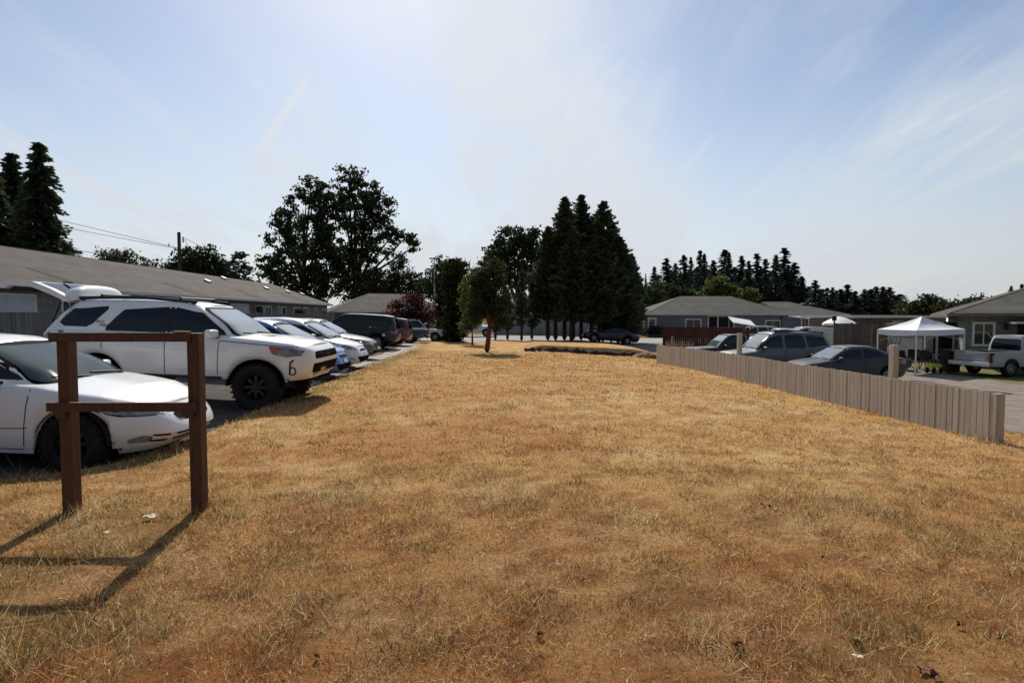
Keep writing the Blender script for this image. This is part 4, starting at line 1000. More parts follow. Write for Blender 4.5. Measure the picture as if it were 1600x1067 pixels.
# red fence, pickets, brown fence and white fence on the right
a = at(1036, 535, 44); c = at(1172, 535, 41)
board_fence('red_fence', 'barn red board fence standing beyond the end of the low taupe fence', (a.x, a.y), (c.x, c.y), 1.35, .14, .006, M['fence_red'], [(0, .04), (3, .04), (6, .04)], 0, top=.66 + .08)
a = at(1040, 535, 33); c = at(1083, 535, 32)
board_fence('picket_fence', 'short tan picket fence with open gaps in front of the red fence', (a.x, a.y), (c.x, c.y), .75, .06, .10, M['fence_tanpicket'], [(.35, .28)], 0, top=.16, pw=.09)
a = at(1266, 520, 41); c = at(1306, 520, 40)
board_fence('white_picket_fence', 'white picket fence in front of the patio awning', (a.x, a.y), (c.x, c.y), 1.1, .09, .03, M['white_trim'], [], 0, top=.78)
a = at(1304, 520, 37.5); c = at(1352, 520, 37.0)
rt = board_fence('brown_fence', 'tall weathered brown board fence with a gate between the white pickets and the canopy', (a.x, a.y), (c.x, c.y), 1.8, .14, .006, M['fence_brown'], [(0, .05), (1.0, .05)], 0, top=1.10)
b = MB(); b.box((2.15, -.05, 1.05), (.05, .05, 1.9)); b.box((2.6, -.05, 1.85), (.9, .05, .05)); b.box((2.6, -.05, 1.1), (.9, .05, .05)); b.box((3.05, -.05, 1.05), (.05, .05, 1.9)); b.box((2.6, -.02, 1.0), (.84, .02, 1.7)); b.build('gate', M['fence_brown'], rt, smooth=False)

# ------------------------------------------------------------------ buildings
def window(root, x, z, w, h, y=0, panes=2, trim=.09, name='window', glass=None, rz=0, grid=False):
    """window in the wall plane y (outside is -y); x,z = lower left corner"""
    b = MB()
    b.box((x + w / 2, y - .02, z + h + trim / 2), (w + 2 * trim, .06, trim)); b.box((x + w / 2, y - .03, z - trim / 2), (w + 2 * trim, .08, trim))
    for xx in (x - trim / 2, x + w + trim / 2): b.box((xx, y - .02, z + h / 2), (trim, .06, h))
    for k in range(1, panes): b.box((x + w * k / panes, y - .012, z + h / 2), (.05, .04, h))
    if grid:
        b.box((x + w / 2, y - .012, z + h * .5), (w, .03, .03))
    f = b.build(name, M['white_trim'], root, smooth=False)
    b = MB(); b.box((x + w / 2, y - .004, z + h / 2), (w, .012, h)); b.build('pane', M[glass or 'glass_house'], f, smooth=False)
    return f

def hip_house(name, label, A, B, depth, zg, wall_h, rise, over, mw, mr, hipL=True, hipR=True, cat='building', thick=.14, gutter=True):
    """front wall from A to B in plan (outside to the right of A->B when seen from the camera side); local x along the front, y into the house"""
    A = Vector(A); B = Vector(B); L = (B - A).length; ang = math.atan2(B.y - A.y, B.x - A.x)
    root = thing(name, label, cat, (A.x, A.y, zg), ang)
    D = depth
    b = MB()
    for (x0, y0, x1, y1) in ((0, 0, L, 0), (L, 0, L, D), (L, D, 0, D), (0, D, 0, 0)):
        v = Vector((x1 - x0, y1 - y0, 0)); ln = v.length; c = Vector(((x0 + x1) / 2, (y0 + y1) / 2, (wall_h - .4) / 2)); nrm = Vector((-v.y, v.x, 0)).normalized() * .075
        b.box(c + nrm, (ln if abs(v.x) > 1e-3 else ln - .31, .15, wall_h + .4), rz=math.atan2(v.y, v.x))
    b.build('wall', M[mw], root, smooth=False)
    o = over; h = wall_h; sl = rise / (D / 2 + o); zr = h + rise
    iL = D / 2 + o if hipL else 0; iR = D / 2 + o if hipR else 0
    x0, x1, y0, y1 = -o, L + o, -o, D + o
    P = [(x0, y0, h), (x1, y0, h), (x1, y1, h), (x0, y1, h), (x0 + iL, D / 2, zr), (x1 - iR, D / 2, zr)]
    Q = [(p[0], p[1], p[2] - thick) for p in P[:4]]
    vs = P + Q; fs = [(0, 1, 5, 4), (2, 3, 4, 5), (1, 2, 5), (3, 0, 4), (6, 9, 8, 7), (0, 6, 7, 1), (1, 7, 8, 2), (2, 8, 9, 3), (3, 9, 6, 0)]
    b = MB(); b.add(vs, fs); rf = b.build('roof', M[mr], root, smooth=False)
    # ridge and hip cap shingles
    b = MB(); b.tube([P[4], P[5]], .028, 6)
    if hipL: b.tube([P[0], P[4]], .028, 6); b.tube([P[3], P[4]], .028, 6)
    if hipR: b.tube([P[1], P[5]], .028, 6); b.tube([P[2], P[5]], .028, 6)
    b.build('ridge_cap', M[mr], rf)
    if gutter:
        b = MB()
        b.box(((x0 + x1) / 2, y0 - .055, h - .075), (x1 - x0, .1, .11)); b.box((x0 - .055, D / 2, h - .075), (.1, y1 - y0, .11)); b.box((x1 + .055, D / 2, h - .075), (.1, y1 - y0, .11))
        b.build('gutter', M['white_trim'] if gutter is True else M[gutter], root, smooth=False)
    return root, dict(L=L, D=D, h=h, rise=rise, o=o, sl=sl)

def on_roof(I, x, f):
    """point on the front roof slope, f = 0 at the eave, 1 at the ridge"""
    return Vector((x, -I['o'] + f * (I['D'] / 2 + I['o']), I['h'] + f * I['rise']))

def along(u, A, B):
    """distance along wall A->B at which the photo column u meets it"""
    k = (u - CX) / F; ax, ay = A; dx, dy = B[0] - A[0], B[1] - A[1]
    t = (k * ay - ax) / (dx - k * dy)
    return t * math.hypot(dx, dy)

# long low building on the left
A = (-18.95, 6.0); Bn = (-21.3, 66.5)
def left_building():
    # local x must run so that y points away from the lot (to -X): start at the near end and walk to +Y gives y to -X
    root, I = hip_house('long_building', 'long low grey building with a brown shingle roof behind the cars on the left', A, Bn, 9.0, .2, 2.62, 2.1, .5, 'siding_l', 'shingle_l')
    s = lambda u: along(u, A, Bn)
    def dr(u0, u1, z0, z1_, mk, nm):
        a, c = s(u0), s(u1); b = MB(); b.box(((a + c) / 2, -.02, (z0 + z1_) / 2), (c - a, .05, z1_ - z0)); f = b.build(nm, M[mk], root, smooth=False)
        b = MB(); t = .1
        b.box(((a + c) / 2, -.03, z1_ + t / 2 + .002), (c - a + 2 * t, .05, t)); b.box((a - t / 2 - .002, -.03, (z0 + z1_) / 2), (t, .05, z1_ - z0)); b.box((c + t / 2 + .002, -.03, (z0 + z1_) / 2), (t, .05, z1_ - z0)); b.build('frame', M['white_trim'], f, smooth=False)
    dr(-30, 54, 0, 2.2, 'door_white', 'garage_door'); dr(186, 222, 0, 2.15, 'door_white', 'door'); dr(361, 388, 0, 2.2, 'door_white', 'door')
    dr(265, 282, 0, 2.1, 'door_dark', 'doorway'); dr(441, 446, 0, 2.1, 'door_dark', 'door')
    for u0, u1, z0, h in ((400, 412, 1.1, 1.0), (414, 424, 1.1, 1.0), (434, 439, 1.0, 1.1), (459, 469, 1.15, .95), (474, 481, 1.15, .95), (491, 496, 1.2, .9), (503, 511, 1.2, .85), (96, 122, 1.05, 1.0), (305, 330, 1.1, 1.0)):
        a, c = s(u0), s(u1); window(root, a + .1, z0, c - a - .2, h, panes=2, trim=.12)
    for u, f, nm in ((35, .62, 'roof_vent'), (367, .62, 'roof_vent'), (452, .62, 'roof_vent'), (478, .55, 'roof_vent'), (508, .5, 'roof_vent'), (415, .9, 'roof_vent')):
        x = s(u) + (1.5 if u > 300 else -1.0); p = on_roof(I, min(x, I['L'] - 2.5), f)
        ang = math.atan(I['sl']); b = MB(); b.box(p + Vector((0, 0, .09)), (.42, .45, .14), rx=ang, bev=.03); b.build(nm, M['metal_grey'], root)
    for u0, u1, f0, f1 in ((118, 140, .06, .42), (300, 320, .03, .38), (400, 415, .05, .4), (466, 484, .08, .5)):
        a, c = s(u0), s(u1); q = [on_roof(I, a - .6, f1), on_roof(I, c - .9, f1), on_roof(I, c, f0), on_roof(I, a + .2, f0)]
        nn = Vector((0, -math.sin(math.atan(I['sl'])), math.cos(math.atan(I['sl'])))) * .012
        b = MB(); b.add([v + nn for v in q] + [v - nn * .5 for v in q], [(0, 1, 2, 3), (0, 4, 5, 1), (1, 5, 6, 2), (2, 6, 7, 3), (3, 7, 4, 0)]); b.build('shingle_patch', M['shingle_dark'], root, smooth=False)
    x = s(402); b = MB(); b.box((x, -.25, 1.9), (.7, .35, .5), bev=.15); b.build('hanging_basket', M['leafpot'], root)
    x = s(466); b = MB(); b.box((x, -.3, 1.55), (1.1, .5, .8), bev=.22); b.build('hanging_basket', M['leafpot'], root)
M['leafpot'] = mat('hanging_plant_leaves', (0.02, 0.03, 0.015), (0.05, 0.06, 0.03), scale=14, rough=0.9, bump=1.0, bscale=14)
left_building()

# hip roofed building behind the red maple
a = at(524, 500, 66); c = at(706, 500, 72)
root, I = hip_house('hip_house', 'grey hip roofed house behind the red leaved tree at the end of the lot', (a.x, a.y), (c.x, c.y), 9.5, -.55, 2.6, 2.3, .5, 'siding_l', 'shingle_l')
s = lambda u: along(u, (a.x, a.y), (c.x, c.y))
for u0, u1 in ((535, 547), (597, 609), (655, 665)): window(root, s(u0), 1.1, s(u1) - s(u0), 1.0, panes=2, trim=.14)

# blue grey house in the right centre
a = at(1013, 520, 70.5); c = at(1236, 520, 70.5)
root, I = hip_house('blue_grey_house', 'long blue grey house with white windows and a porch across the far road', (a.x, a.y), (c.x, c.y), 11.0, -.85, 2.62, 2.35, .5, 'siding_blue', 'shingle_r', hipR=True)
s = lambda u: along(u, (a.x, a.y), (c.x, c.y))
window(root, s(1014), .55, s(1023.5) - s(1014), 1.45, panes=1, trim=.15, grid=True)
window(root, s(1072), .75, s(1094) - s(1072), 1.15, panes=2, trim=.13); window(root, s(1197), .8, s(1218) - s(1197), .95, panes=2, trim=.13)
x0, x1 = s(1106), s(1146); b = MB(); b.box(((x0 + x1) / 2, -.012, 1.15), (x1 - x0, .03, 2.2)); po = b.build('porch_opening', M['door_dark'], root, smooth=False)  # flat near-black panel, the porch's inner shade is its colour
b = MB()
for x in (x0, (x0 + x1) / 2 - .4, x1): b.box((x, -.09, 1.15), (.12, .12, 2.3))
b.box(((x0 + x1) / 2, -.09, 2.36), (x1 - x0 + .12, .12, .12)); b.box(((x0 + x1) / 2, -.09, .95), (x1 - x0 - .12, .06, .07))
b.build('porch_posts', M['white_trim'], po, smooth=False)
# left end window on the side wall (local x = 0 plane)
b = MB(); b.box((-.03, 2.2, 1.3), (.06, 1.1, 1.7)); f = b.build('side_window', M['white_trim'], root, smooth=False)
b = MB(); b.box((-.07, 2.2, 1.3), (.02, .9, 1.5)); b.build('pane', M['glass_house'], f, smooth=False)
# wing with lighter roof to its right
a = at(1222, 520, 70.2); c = at(1316, 520, 70.2)
root, I = hip_house('house_wing', 'grey house with a pale tan roof and glass door right of the blue grey house', (a.x, a.y), (c.x, c.y), 9.0, -.85, 2.6, 1.6, .5, 'siding_blue', 'shingle_r', hipL=False)
s = lambda u: along(u, (a.x, a.y), (c.x, c.y))
window(root, s(1253), .05, s(1262) - s(1253), 2.1, panes=2, trim=.15, name='glass_door')
for x in (I['L'] - 2.0, I['L'] - .9):
    b = MB(); b.box(on_roof(I, x - 1.2, .75) + Vector((0, 0, .1)), (.5, .5, .16), bev=.03); b.build('roof_vent', M['metal_grey'], root)
# patio awning before the wing
a = at(1265, 520, 58); c = at(1303, 520, 58); zg = z1(a.x, a.y)
t = thing('patio_awning', 'flat pale patio awning on thin posts beside the tan roofed wing', 'awning', (a.x, a.y, zg)); w = c.x - a.x
b = MB(); b.box((w / 2, 2, 2.35), (w + .4, 4.4, .1), rx=.05); b.build('awning_roof', M['metal_grey'], t, smooth=False)
for x in (.1, w / 2, w - .1):
    b = MB(); b.box((x, 0, 1.1), (.09, .09, 2.25)); b.build('post', M['white_trim'], t, smooth=False)

# flat roofed tan mobile home with pale roof edge
a = at(1330, 520, 46); c = at(1478, 520, 50); zg = -.85
root = thing('mobile_home', 'low tan mobile home with a flat pale roof behind the canopy tent', 'building', (a.x, a.y, zg), math.atan2(c.y - a.y, c.x - a.x)); L = math.hypot(c.x - a.x, c.y - a.y)
b = MB(); b.box((L / 2, 2, 1.1), (L, 4, 2.3)); b.build('wall', M['siding_tan'], root, smooth=False)
b = MB(); b.prism([(-.5, 2.26), (L + .4, 2.26), (L + .4, 2.40), (L * .5, 2.47), (-.5, 2.47)], -.5, 4.5); b.build('roof', M['white_trim'], root, smooth=False)
window(root, L * .42, 1.0, 1.3, .9, trim=.1); window(root, L * .7, 1.0, 1.3, .9, trim=.1)

# pale storage building behind the evergreens
a = at(772, 520, 72); c = at(985, 520, 72)
root, I = hip_house('storage_building', 'pale grey panelled storage building behind the evergreen trunks', (a.x, a.y), (c.x, c.y), 8, -.85, 2.75, 1.6, .4, 'siding_pale', 'shingle_r')
s = lambda u: along(u, (a.x, a.y), (c.x, c.y))
for u0, u1 in ((801, 826), (843, 880), (905, 935)):
    b = MB(); x0, x1 = s(u0), s(u1); b.box(((x0 + x1) / 2, -.02, 1.1), (x1 - x0, .05, 2.2)); b.build('roller_door', M['siding_pale'], root, smooth=False)
for u0 in (884,):
    window(root, s(u0), 1.9, 2.0, .45, panes=2, trim=.08)

# green grey house at the right edge
a = at(1507, 560, 29.5); c = (a.x + 10.3, a.y - 6.4)
root, I = hip_house('green_house', 'sage green house with a grey hip roof and white sliding window at the right edge', (a.x, a.y), c, 8.0, -.85, 2.58, 1.75, .75, 'siding_green', 'shingle_r', gutter='siding_tan')
s = lambda u: along(u, (a.x, a.y), c)
window(root, s(1523), 1.02, s(1551.5) - s(1523), 1.02, trim=.1)
x = s(1571); b = MB(); b.box((x, -.05, 1.95), (.18, .12, .35), bev=.02); b.build('wall_lamp', M['plastic'], root)
x0 = s(1583); b = MB(); b.box((x0 + 2.2, -1.2, 2.12), (5.0, 2.3, .08)); po = b.build('porch_cover', M['metal_grey'], root, smooth=False)
for k in range(3): b = MB(); b.box((x0 + .25 + k * 2, -2.2, 1.05), (.1, .1, 2.1)); b.build('porch_post', M['white_trim'], po, smooth=False)
x = s(1594); b = MB(); b.box((x + .4, -.02, 1.05), (1.0, .05, 2.1)); b.build('door', M['door_dark'], root, smooth=False)
# pale shed with a dark doorway behind the tent
a = at(1440, 560, 32.5); c = at(1506, 560, 32.5); zg = -.85
root, I = hip_house('pale_shed', 'pale grey shed with an open dark doorway beside the green house', (a.x, a.y), (c.x, c.y), 3.0, zg, 1.98, .25, .12, 'siding_pale', 'shingle_r', gutter=False)
s = lambda u: along(u, (a.x, a.y), (c.x, c.y))
x0, x1 = s(1466), s(1488); b = MB(); b.box(((x0 + x1) / 2, -.012, .92), (x1 - x0, .03, 1.8)); b.build('doorway', M['door_dark'], root, smooth=False)  # near-black panel on a solid wall, unlit inside done in colour
b = MB()
for x in (x0 - .08, x1 + .08): b.box((x, -.03, .92), (.12, .06, 1.85))
b.build('door_frame', M['white_trim'], root, smooth=False)
for u in (1461, 1500):
    b = MB(); b.box((s(u), -.02, 1.0), (.16, .03, 1.6)); b.build('dark_trim', M['plastic'], root, smooth=False)
# small white gabled hut further back
p = at(1497, 510, 62); t = thing('gabled_hut', 'tiny white gabled hut showing between the canopy and the green house', 'building', (p.x, p.y, -.85))
b = MB(); b.prism([(-1.6, -.2), (1.6, -.2), (1.6, 2.1), (0, 3.1), (-1.6, 2.1)], 0, 3.5); b.build('wall', M['white_trim'], t, smooth=False)
b = MB(); b.prism([(-1.9, 1.95), (0, 3.13), (1.9, 1.95), (1.9, 2.07), (0, 3.26), (-1.9, 2.07)], -.2, 3.7); b.build('roof', M['metal_grey'], t, smooth=False)
b = MB(); b.box((.1, -.01, 2.1), (.7, .04, .6)); b.build('window', M['glass_house'], t, smooth=False); t.scale = (.6, .6, .66)

# ------------------------------------------------------------------ canopy tent and what stands under it
def canopy():
    near = at(1432, 519, 25.2); left = at(1371, 512, 27.2); right = at(1508, 514, 27.4)
    z = .97; n2 = Vector((near.x, near.y, z)); l2 = Vector((left.x, left.y, z)); r2 = Vector((right.x, right.y, z)); f2 = l2 + r2 - n2
    c = (n2 + f2) / 2; zg = z1(c.x, c.y)
    root = thing('canopy_tent', 'white pop up canopy tent in front of the tan mobile home', 'canopy tent', (c.x, c.y, zg))
    o = Vector((c.x, c.y, zg)); cs = [n2 - o, r2 - o, f2 - o, l2 - o]; ap = Vector((0, 0, 1.58 - zg))
    b = MB()
    for i in range(4):
        p, q = cs[i], cs[(i + 1) % 4]; rows = []
        for k in range(9):
            t = k / 8; a_ = p.lerp(ap, t); b_ = q.lerp(ap, t); row = []
            for j in range(11):
                m = j / 10; v = a_.lerp(b_, m); v.z -= .16 * math.sin(math.pi * m) * (1 - t) * t * 2.2 + .05 * math.sin(math.pi * t) ; row.append(v)
            rows.append(row)
        b.grid(rows)
    b.build('canopy_top', M['canopy'], root, angle=25)
    b = MB()
    for i in range(4):
        p, q = cs[i], cs[(i + 1) % 4]
        b.grid([[p.lerp(q, j / 14) + Vector((0, 0, -dz - (.05 * math.sin(math.pi * j / 14) if dz else 0) )) for j in range(15)] for dz in (0, .1, .22)])
    b.build('valance', M['canopy'], root, angle=25)
    for v in cs:
        w = v * .985; b = MB(); b.box((w.x, w.y, v.z / 2 - .02), (.045, .045, v.z + .02)); b.build('leg', M['white_trim'], root, smooth=False)
    b = MB()
    for i in range(4):
        p, q = cs[i] * .98, cs[(i + 1) % 4] * .98
        zt_ = cs[i].z - .1; m = (p + q) / 2
        b.tube([(p.x, p.y, zt_), (m.x, m.y, zt_ - .06)], .015, 5); b.tube([(q.x, q.y, zt_), (m.x, m.y, zt_ - .06)], .015, 5)
        b.tube([(p.x, p.y, zt_ - .45), (m.x, m.y, zt_ - .16), (q.x, q.y, zt_ - .45)], .012, 5)
    b.build('truss', M['metal_grey'], root)
    return o
canopy()
def chair(u, d, mk, label, rz):
    p = at(u, 560, d); z = z1(p.x, p.y) - .04
    t = thing('folding_chair', label, 'chair', (p.x, p.y, z), rz, 'folding chairs under the canopy tent')
    b = MB(); b.box((0, 0, .43), (.5, .46, .05), bev=.015, rx=.08); b.build('seat', M[mk], t)
    b = MB(); b.box((0, .26, .72), (.5, .04, .5), bev=.015, rx=-.2); b.build('backrest', M[mk], t)
    for sx in (-.24, .24):
        b = MB(); b.tube([(sx, -.25, 0), (sx, .2, .62)], .014, 6); b.build('leg', M['plastic'], t)
        b = MB(); b.tube([(sx, .28, 0), (sx, -.18, .6)], .014, 6); b.build('leg', M['plastic'], t)
        b = MB(); b.box((sx, 0, .62), (.05, .45, .03), bev=.01); b.build('armrest', M['plastic'], t)
chair(1418, 27.2, 'plastic', 'black folding chair under the left part of the canopy', .4); chair(1441, 27.4, 'bin_red', 'dark red folding chair behind the canopy front leg', -.5); chair(1427, 28.6, 'plastic', 'black folding chair furthest back under the canopy', 2.6)
p = at(1452, 560, 28.2); z = z1(p.x, p.y) - .04
t = thing('patio_table', 'round dark patio table under the canopy', 'table', (p.x, p.y, z))
b = MB(); b.lathe([(.001, .70), (.52, .70), (.55, .685), (.52, .67), (.001, .67)], 24); b.build('table_top', M['plastic'], t)
for k in range(4): b = MB(); a_ = k * math.pi / 2 + .5; b.tube([(.4 * math.cos(a_), .4 * math.sin(a_), 0), (.2 * math.cos(a_), .2 * math.sin(a_), .68)], .02, 6); b.build('leg', M['plastic'], t)
p = at(1445, 560, 26.5); z = z1(p.x, p.y) - .04
t = thing('kettle_grill', 'black round kettle barbecue beside the canopy leg', 'barbecue', (p.x, p.y, z))
b = MB(); b.lathe([(.001, .52), (.16, .55), (.27, .66), (.30, .78), (.27, .92), (.16, 1.02), (.001, 1.05)], 20); b.build('bowl', M['plastic'], t)
for k in range(3): b = MB(); a_ = k * 2.094; b.tube([(.34 * math.cos(a_), .34 * math.sin(a_), 0), (.14 * math.cos(a_), .14 * math.sin(a_), .6)], .018, 6); b.build('leg', M['metal_grey'], t)
b = MB(); b.tube([(-.06, 0, 1.05), (-.05, 0, 1.1), (.05, 0, 1.1), (.06, 0, 1.05)], .014, 6); b.build('handle', M['fence_wood'], t)
p = at(1460, 560, 26.2); z = z1(p.x, p.y) - .04
t = thing('garden_cart', 'bright yellow garden cart standing in front of the pale shed', 'cart', (p.x, p.y, z), .2)
b = MB(); b.box((0, 0, .46), (.9, .5, .22), bev=.05, taper=1.0); b.build('tub', M['yellow'], t)
for sx in (-.3, .3):
    for sy in (-.27, .27): b = MB(); b.lathe([(.001, -.03), (.16, -.03), (.19, 0), (.16, .03), (.001, .03)], 16, 'y', (sx, sy, .19)); b.build('wheel', M['tyre'], t)
b = MB(); b.tube([(.45, 0, .4), (.85, 0, .7), (.85, .12, .7), (.85, -.12, .7)], .015, 6); b.build('handle', M['plastic'], t); t.scale = (.62, .62, .75)
p = at(1484, 560, 26.4); z = z1(p.x, p.y) - .04
t = thing('wheelie_bin', 'dark maroon wheeled bin between the yellow cart and the white pickup', 'bin', (p.x, p.y, z))
b = MB(); b.box((0, 0, .52), (.55, .6, .96), bev=.05); b.build('tub', M['bin_red'], t)
b = MB(); b.box((0, -.02, 1.03), (.6, .68, .07), bev=.03, rx=.05); b.build('lid', M['plastic'], t)
p = at(1407, 550, 28.0); z = z1(p.x, p.y) - .04
t = thing('covered_armchair', 'pale blue cloth covered armchair left of the canopy leg', 'chair', (p.x, p.y, z), .5)
b = MB(); b.box((0, 0, .32), (.75, .75, .5), bev=.14); b.build('seat', M['cloth_blue'], t); b = MB(); b.box((0, .34, .78), (.72, .22, .62), bev=.1, rx=-.15); b.build('backrest', M['cloth_blue'], t)
p = at(1397, 545, 28.6); z = z1(p.x, p.y) - .04
t = thing('bare_shrub', 'thin brown shrub stem behind the tall fence post near the canopy', 'shrub', (p.x, p.y, z)); b = MB()
for k in range(9):
    a_ = k * .7; b.tube([(0, 0, 0), (.1 * math.cos(a_), .1 * math.sin(a_), .8), (.35 * math.cos(a_), .35 * math.sin(a_), 1.3 + .5 * (k % 3) / 2)], [.03, .018, .006], 5)
b.build('stems', M['bark'], t)
# white umbrella over the brown fence
p = at(1311, 520, 42); z = z1(p.x, p.y)
t = thing('patio_umbrella', 'white patio umbrella open behind the brown fence', 'umbrella', (p.x, p.y, z))
b = MB(); n = 8; rows = []
for r_, zz in ((0.02, 2.5), (.4, 2.40), (.8, 2.22), (1.15, 2.0), (1.15, 1.86)):
    rows.append([Vector((r_ * math.cos(2 * math.pi * k / 16) * (1 if k % 2 == 0 else .96), r_ * math.sin(2 * math.pi * k / 16) * (1 if k % 2 == 0 else .96), zz)) for k in range(17)])
b.grid(rows); b.build('canopy_top', M['canopy'], t, angle=20); b = MB(); b.tube([(0, 0, 0), (0, 0, 2.5)], .025, 8); b.build('pole', M['metal_grey'], t)
p = at(1303, 520, 39.5); z = z1(p.x, p.y)
t = thing('garden_light_post', 'dark garden post with a lantern head in front of the white umbrella', 'post', (p.x, p.y, z))
b = MB(); b.tube([(0, 0, 0), (0, 0, 2.2)], .05, 8); b.build('post', M['plastic'], t); b = MB(); b.lathe([(.001, 2.2), (.13, 2.22), (.16, 2.42), (.10, 2.55), (.001, 2.58)], 10); b.build('lantern', M['plastic'], t)
# raised white lid on the wagon beyond the red fence
p = at(1162, 503, 50.3); t = thing('white_sunshade', 'tilted white sunshade panel above the pale wagon beyond the red fence', 'sunshade', (p.x, p.y, z1(p.x, p.y)))
b = MB(); b.box((0, .4, 2.05), (2.0, 1.5, .05), rx=.33, ry=.16); b.build('shade_panel', M['canopy'], t, smooth=False)
for sx in (-.9, .9): b = MB(); b.tube([(sx, 1.0, 0), (sx, 1.0, 2.2 - sx * .15)], .025, 6); b.build('pole', M['metal_grey'], t)

# ------------------------------------------------------------------ stones, soil heap
def stones():
    ms = []
    for k in range(5):
        bm = bmesh.new(); bmesh.ops.create_icosphere(bm, subdivisions=3, radius=1)
        for v in bm.verts:
            q = v.co * 1.3; dsp = float(fbm(np.array([q.x + 3 * k]), np.array([q.y + q.z * 1.7 + 5 * k]), 90 + k, 3)[0])
            v.co *= .75 + .55 * dsp
        me = bpy.data.meshes.new('stone'); bm.to_mesh(me); bm.free(); me.polygons.foreach_set('use_smooth', [True] * len(me.polygons)); me.materials.append(M['stone']); ms.append(me)
    xs = np.arange(at(822, 550, 29.2).x, at(992, 550, 29.4).x, .17); N = len(xs)
    for k, x in enumerate(xs):
        o = bpy.data.objects.new('edging_stone', ms[k % 5]); COL.objects.link(o)
        sz = random.uniform(.08, .155); y = 29.35 + random.uniform(-.06, .06) + .25 * math.sin(x * .9)
        o.location = (x, y, z1(x, 29.1) + sz * random.uniform(.55, .95)); o.scale = (sz * random.uniform(.9, 1.4), sz, sz * random.uniform(.8, 1.2)); o.rotation_euler = (random.uniform(-.4, .4), random.uniform(-.4, .4), random.uniform(0, 6))
        tag(o, 'rough dark stone of the low edging row across the far lawn', 'stone', 'stones of the edging row across the far lawn')
    p = at(1016, 556, 28.4); b = MB(); rows = []
    for i in range(25):
        row = []
        for j in range(13):
            x = p.x - .9 + 1.8 * i / 24; y = p.y - .45 + .9 * j / 12; e = max(0, 1 - ((i - 12) / 12) ** 2) * max(0, 1 - ((j - 6) / 6) ** 2)
            row.append((x, y, z1(x, y) - .02 + .3 * e ** .7 * (.5 + float(fbm(np.array([x * 4.]), np.array([y * 4.]), 8, 3)[0]))))
        rows.append(row)
    tag(b.grid(rows).build('soil_heap', M['dirt'], angle=80), 'small heap of reddish soil beside the end of the stone row', 'soil heap')
    p = at(1045, 590, 21.5)
stones()
# hose line lying on the gravel drive
pts = [at(u, v, 900 * 2.5 / (v - 492)) for u, v in ((1422, 590), (1445, 592), (1470, 596), (1510, 603), (1545, 607), (1582, 610))]
b = MB(); b.tube([(p.x, p.y, z1(p.x, p.y) + .0) for p in pts], .018, 6); tag(b.build('hose', M['plastic'], None), 'long dark hose lying across the gravel drive behind the fence', 'hose')
# ------------------------------------------------------------------ trees
def leaf_quads(C, S, asp=0.6, up=None):
    """C (n,3) centres, S (n,) half sizes -> rhombic leaf faces in random directions"""
    n = len(C); a = rng.normal(0, 1, (n, 3)); a /= np.linalg.norm(a, axis=1)[:, None]
    b = rng.normal(0, 1, (n, 3))
    if up is not None: a = a * 0.45 + up; a /= np.linalg.norm(a, axis=1)[:, None]
    b -= a * (a * b).sum(1)[:, None]; b /= np.linalg.norm(b, axis=1)[:, None]
    a = a * S[:, None]; b = b * (S * asp)[:, None]
    return np.stack([C - a, C - b + a * .15, C + a, C + b + a * .15], 1).reshape(-1, 3)

def crown_mesh(name, V, mat_, parent, tint):
    return fastmesh(name, V, 4, np.arange(len(V)), mat_, parent, cols=np.repeat(tint, 4)[:, None] * np.ones((1, 3)))

def broad_crown(lobes, leaf, clump, nclump, nleaf, gap=0.0):
    """lobes: (cx,cy,cz,rx,ry,rz); leaf clumps spread in the shell and body of the lobes"""
    Cs = []; T = []; tips = []
    vol = np.array([l[3] * l[4] * l[5] for l in lobes]) ** (2 / 3); vol = vol / vol.sum()
    for l, w in zip(lobes, vol):
        n = max(8, int(nclump * w)); d = rng.normal(0, 1, (n, 3)); d /= np.linalg.norm(d, axis=1)[:, None]
        r = rng.uniform(0.25, 1.0, n) ** (1 / 2.2) * rng.uniform(.88, 1.12, n)
        cc = np.array(l[:3])[None] + d * r[:, None] * np.array(l[3:])[None]
        tips.append(cc)
        for c in cc:
            k = int(nleaf * rng.uniform(.5, 1.4)); cs = clump * rng.uniform(.6, 1.3)
            p = rng.normal(0, 1, (k, 3)) * np.array([cs, cs, cs * .62])[None] * .55 + c
            Cs.append(p); T.append(np.full(k, rng.uniform(0, 1)) * .7 + rng.uniform(0, .3, k))
    C = np.concatenate(Cs); T = np.concatenate(T)
    return leaf_quads(C, leaf * rng.uniform(.6, 1.3, len(C))), T, np.concatenate(tips)

def limbs(b, base, lobes, tips, r0, n2=26):
    base = Vector(base)
    for l in lobes:
        c = Vector(l[:3]); m = base.lerp(c, .45) + Vector((random.uniform(-.4, .4), random.uniform(-.4, .4), .25))
        b.tube([base + Vector((0, 0, random.uniform(-.3, .3))), m, c, c + (c - m) * .12], [r0 * .5, r0 * .34, r0 * .17, r0 * .05], 6)
    idx = rng.choice(len(tips), min(n2, len(tips)), replace=False)
    for i in idx:
        t = Vector(tips[i]); l = min(lobes, key=lambda q: (Vector(q[:3]) - t).length); c = Vector(l[:3])
        b.tube([c + Vector((0, 0, -l[5] * .3)), c.lerp(t, .6) + Vector((0, 0, .1)), t], [r0 * .16, r0 * .09, r0 * .03], 4)

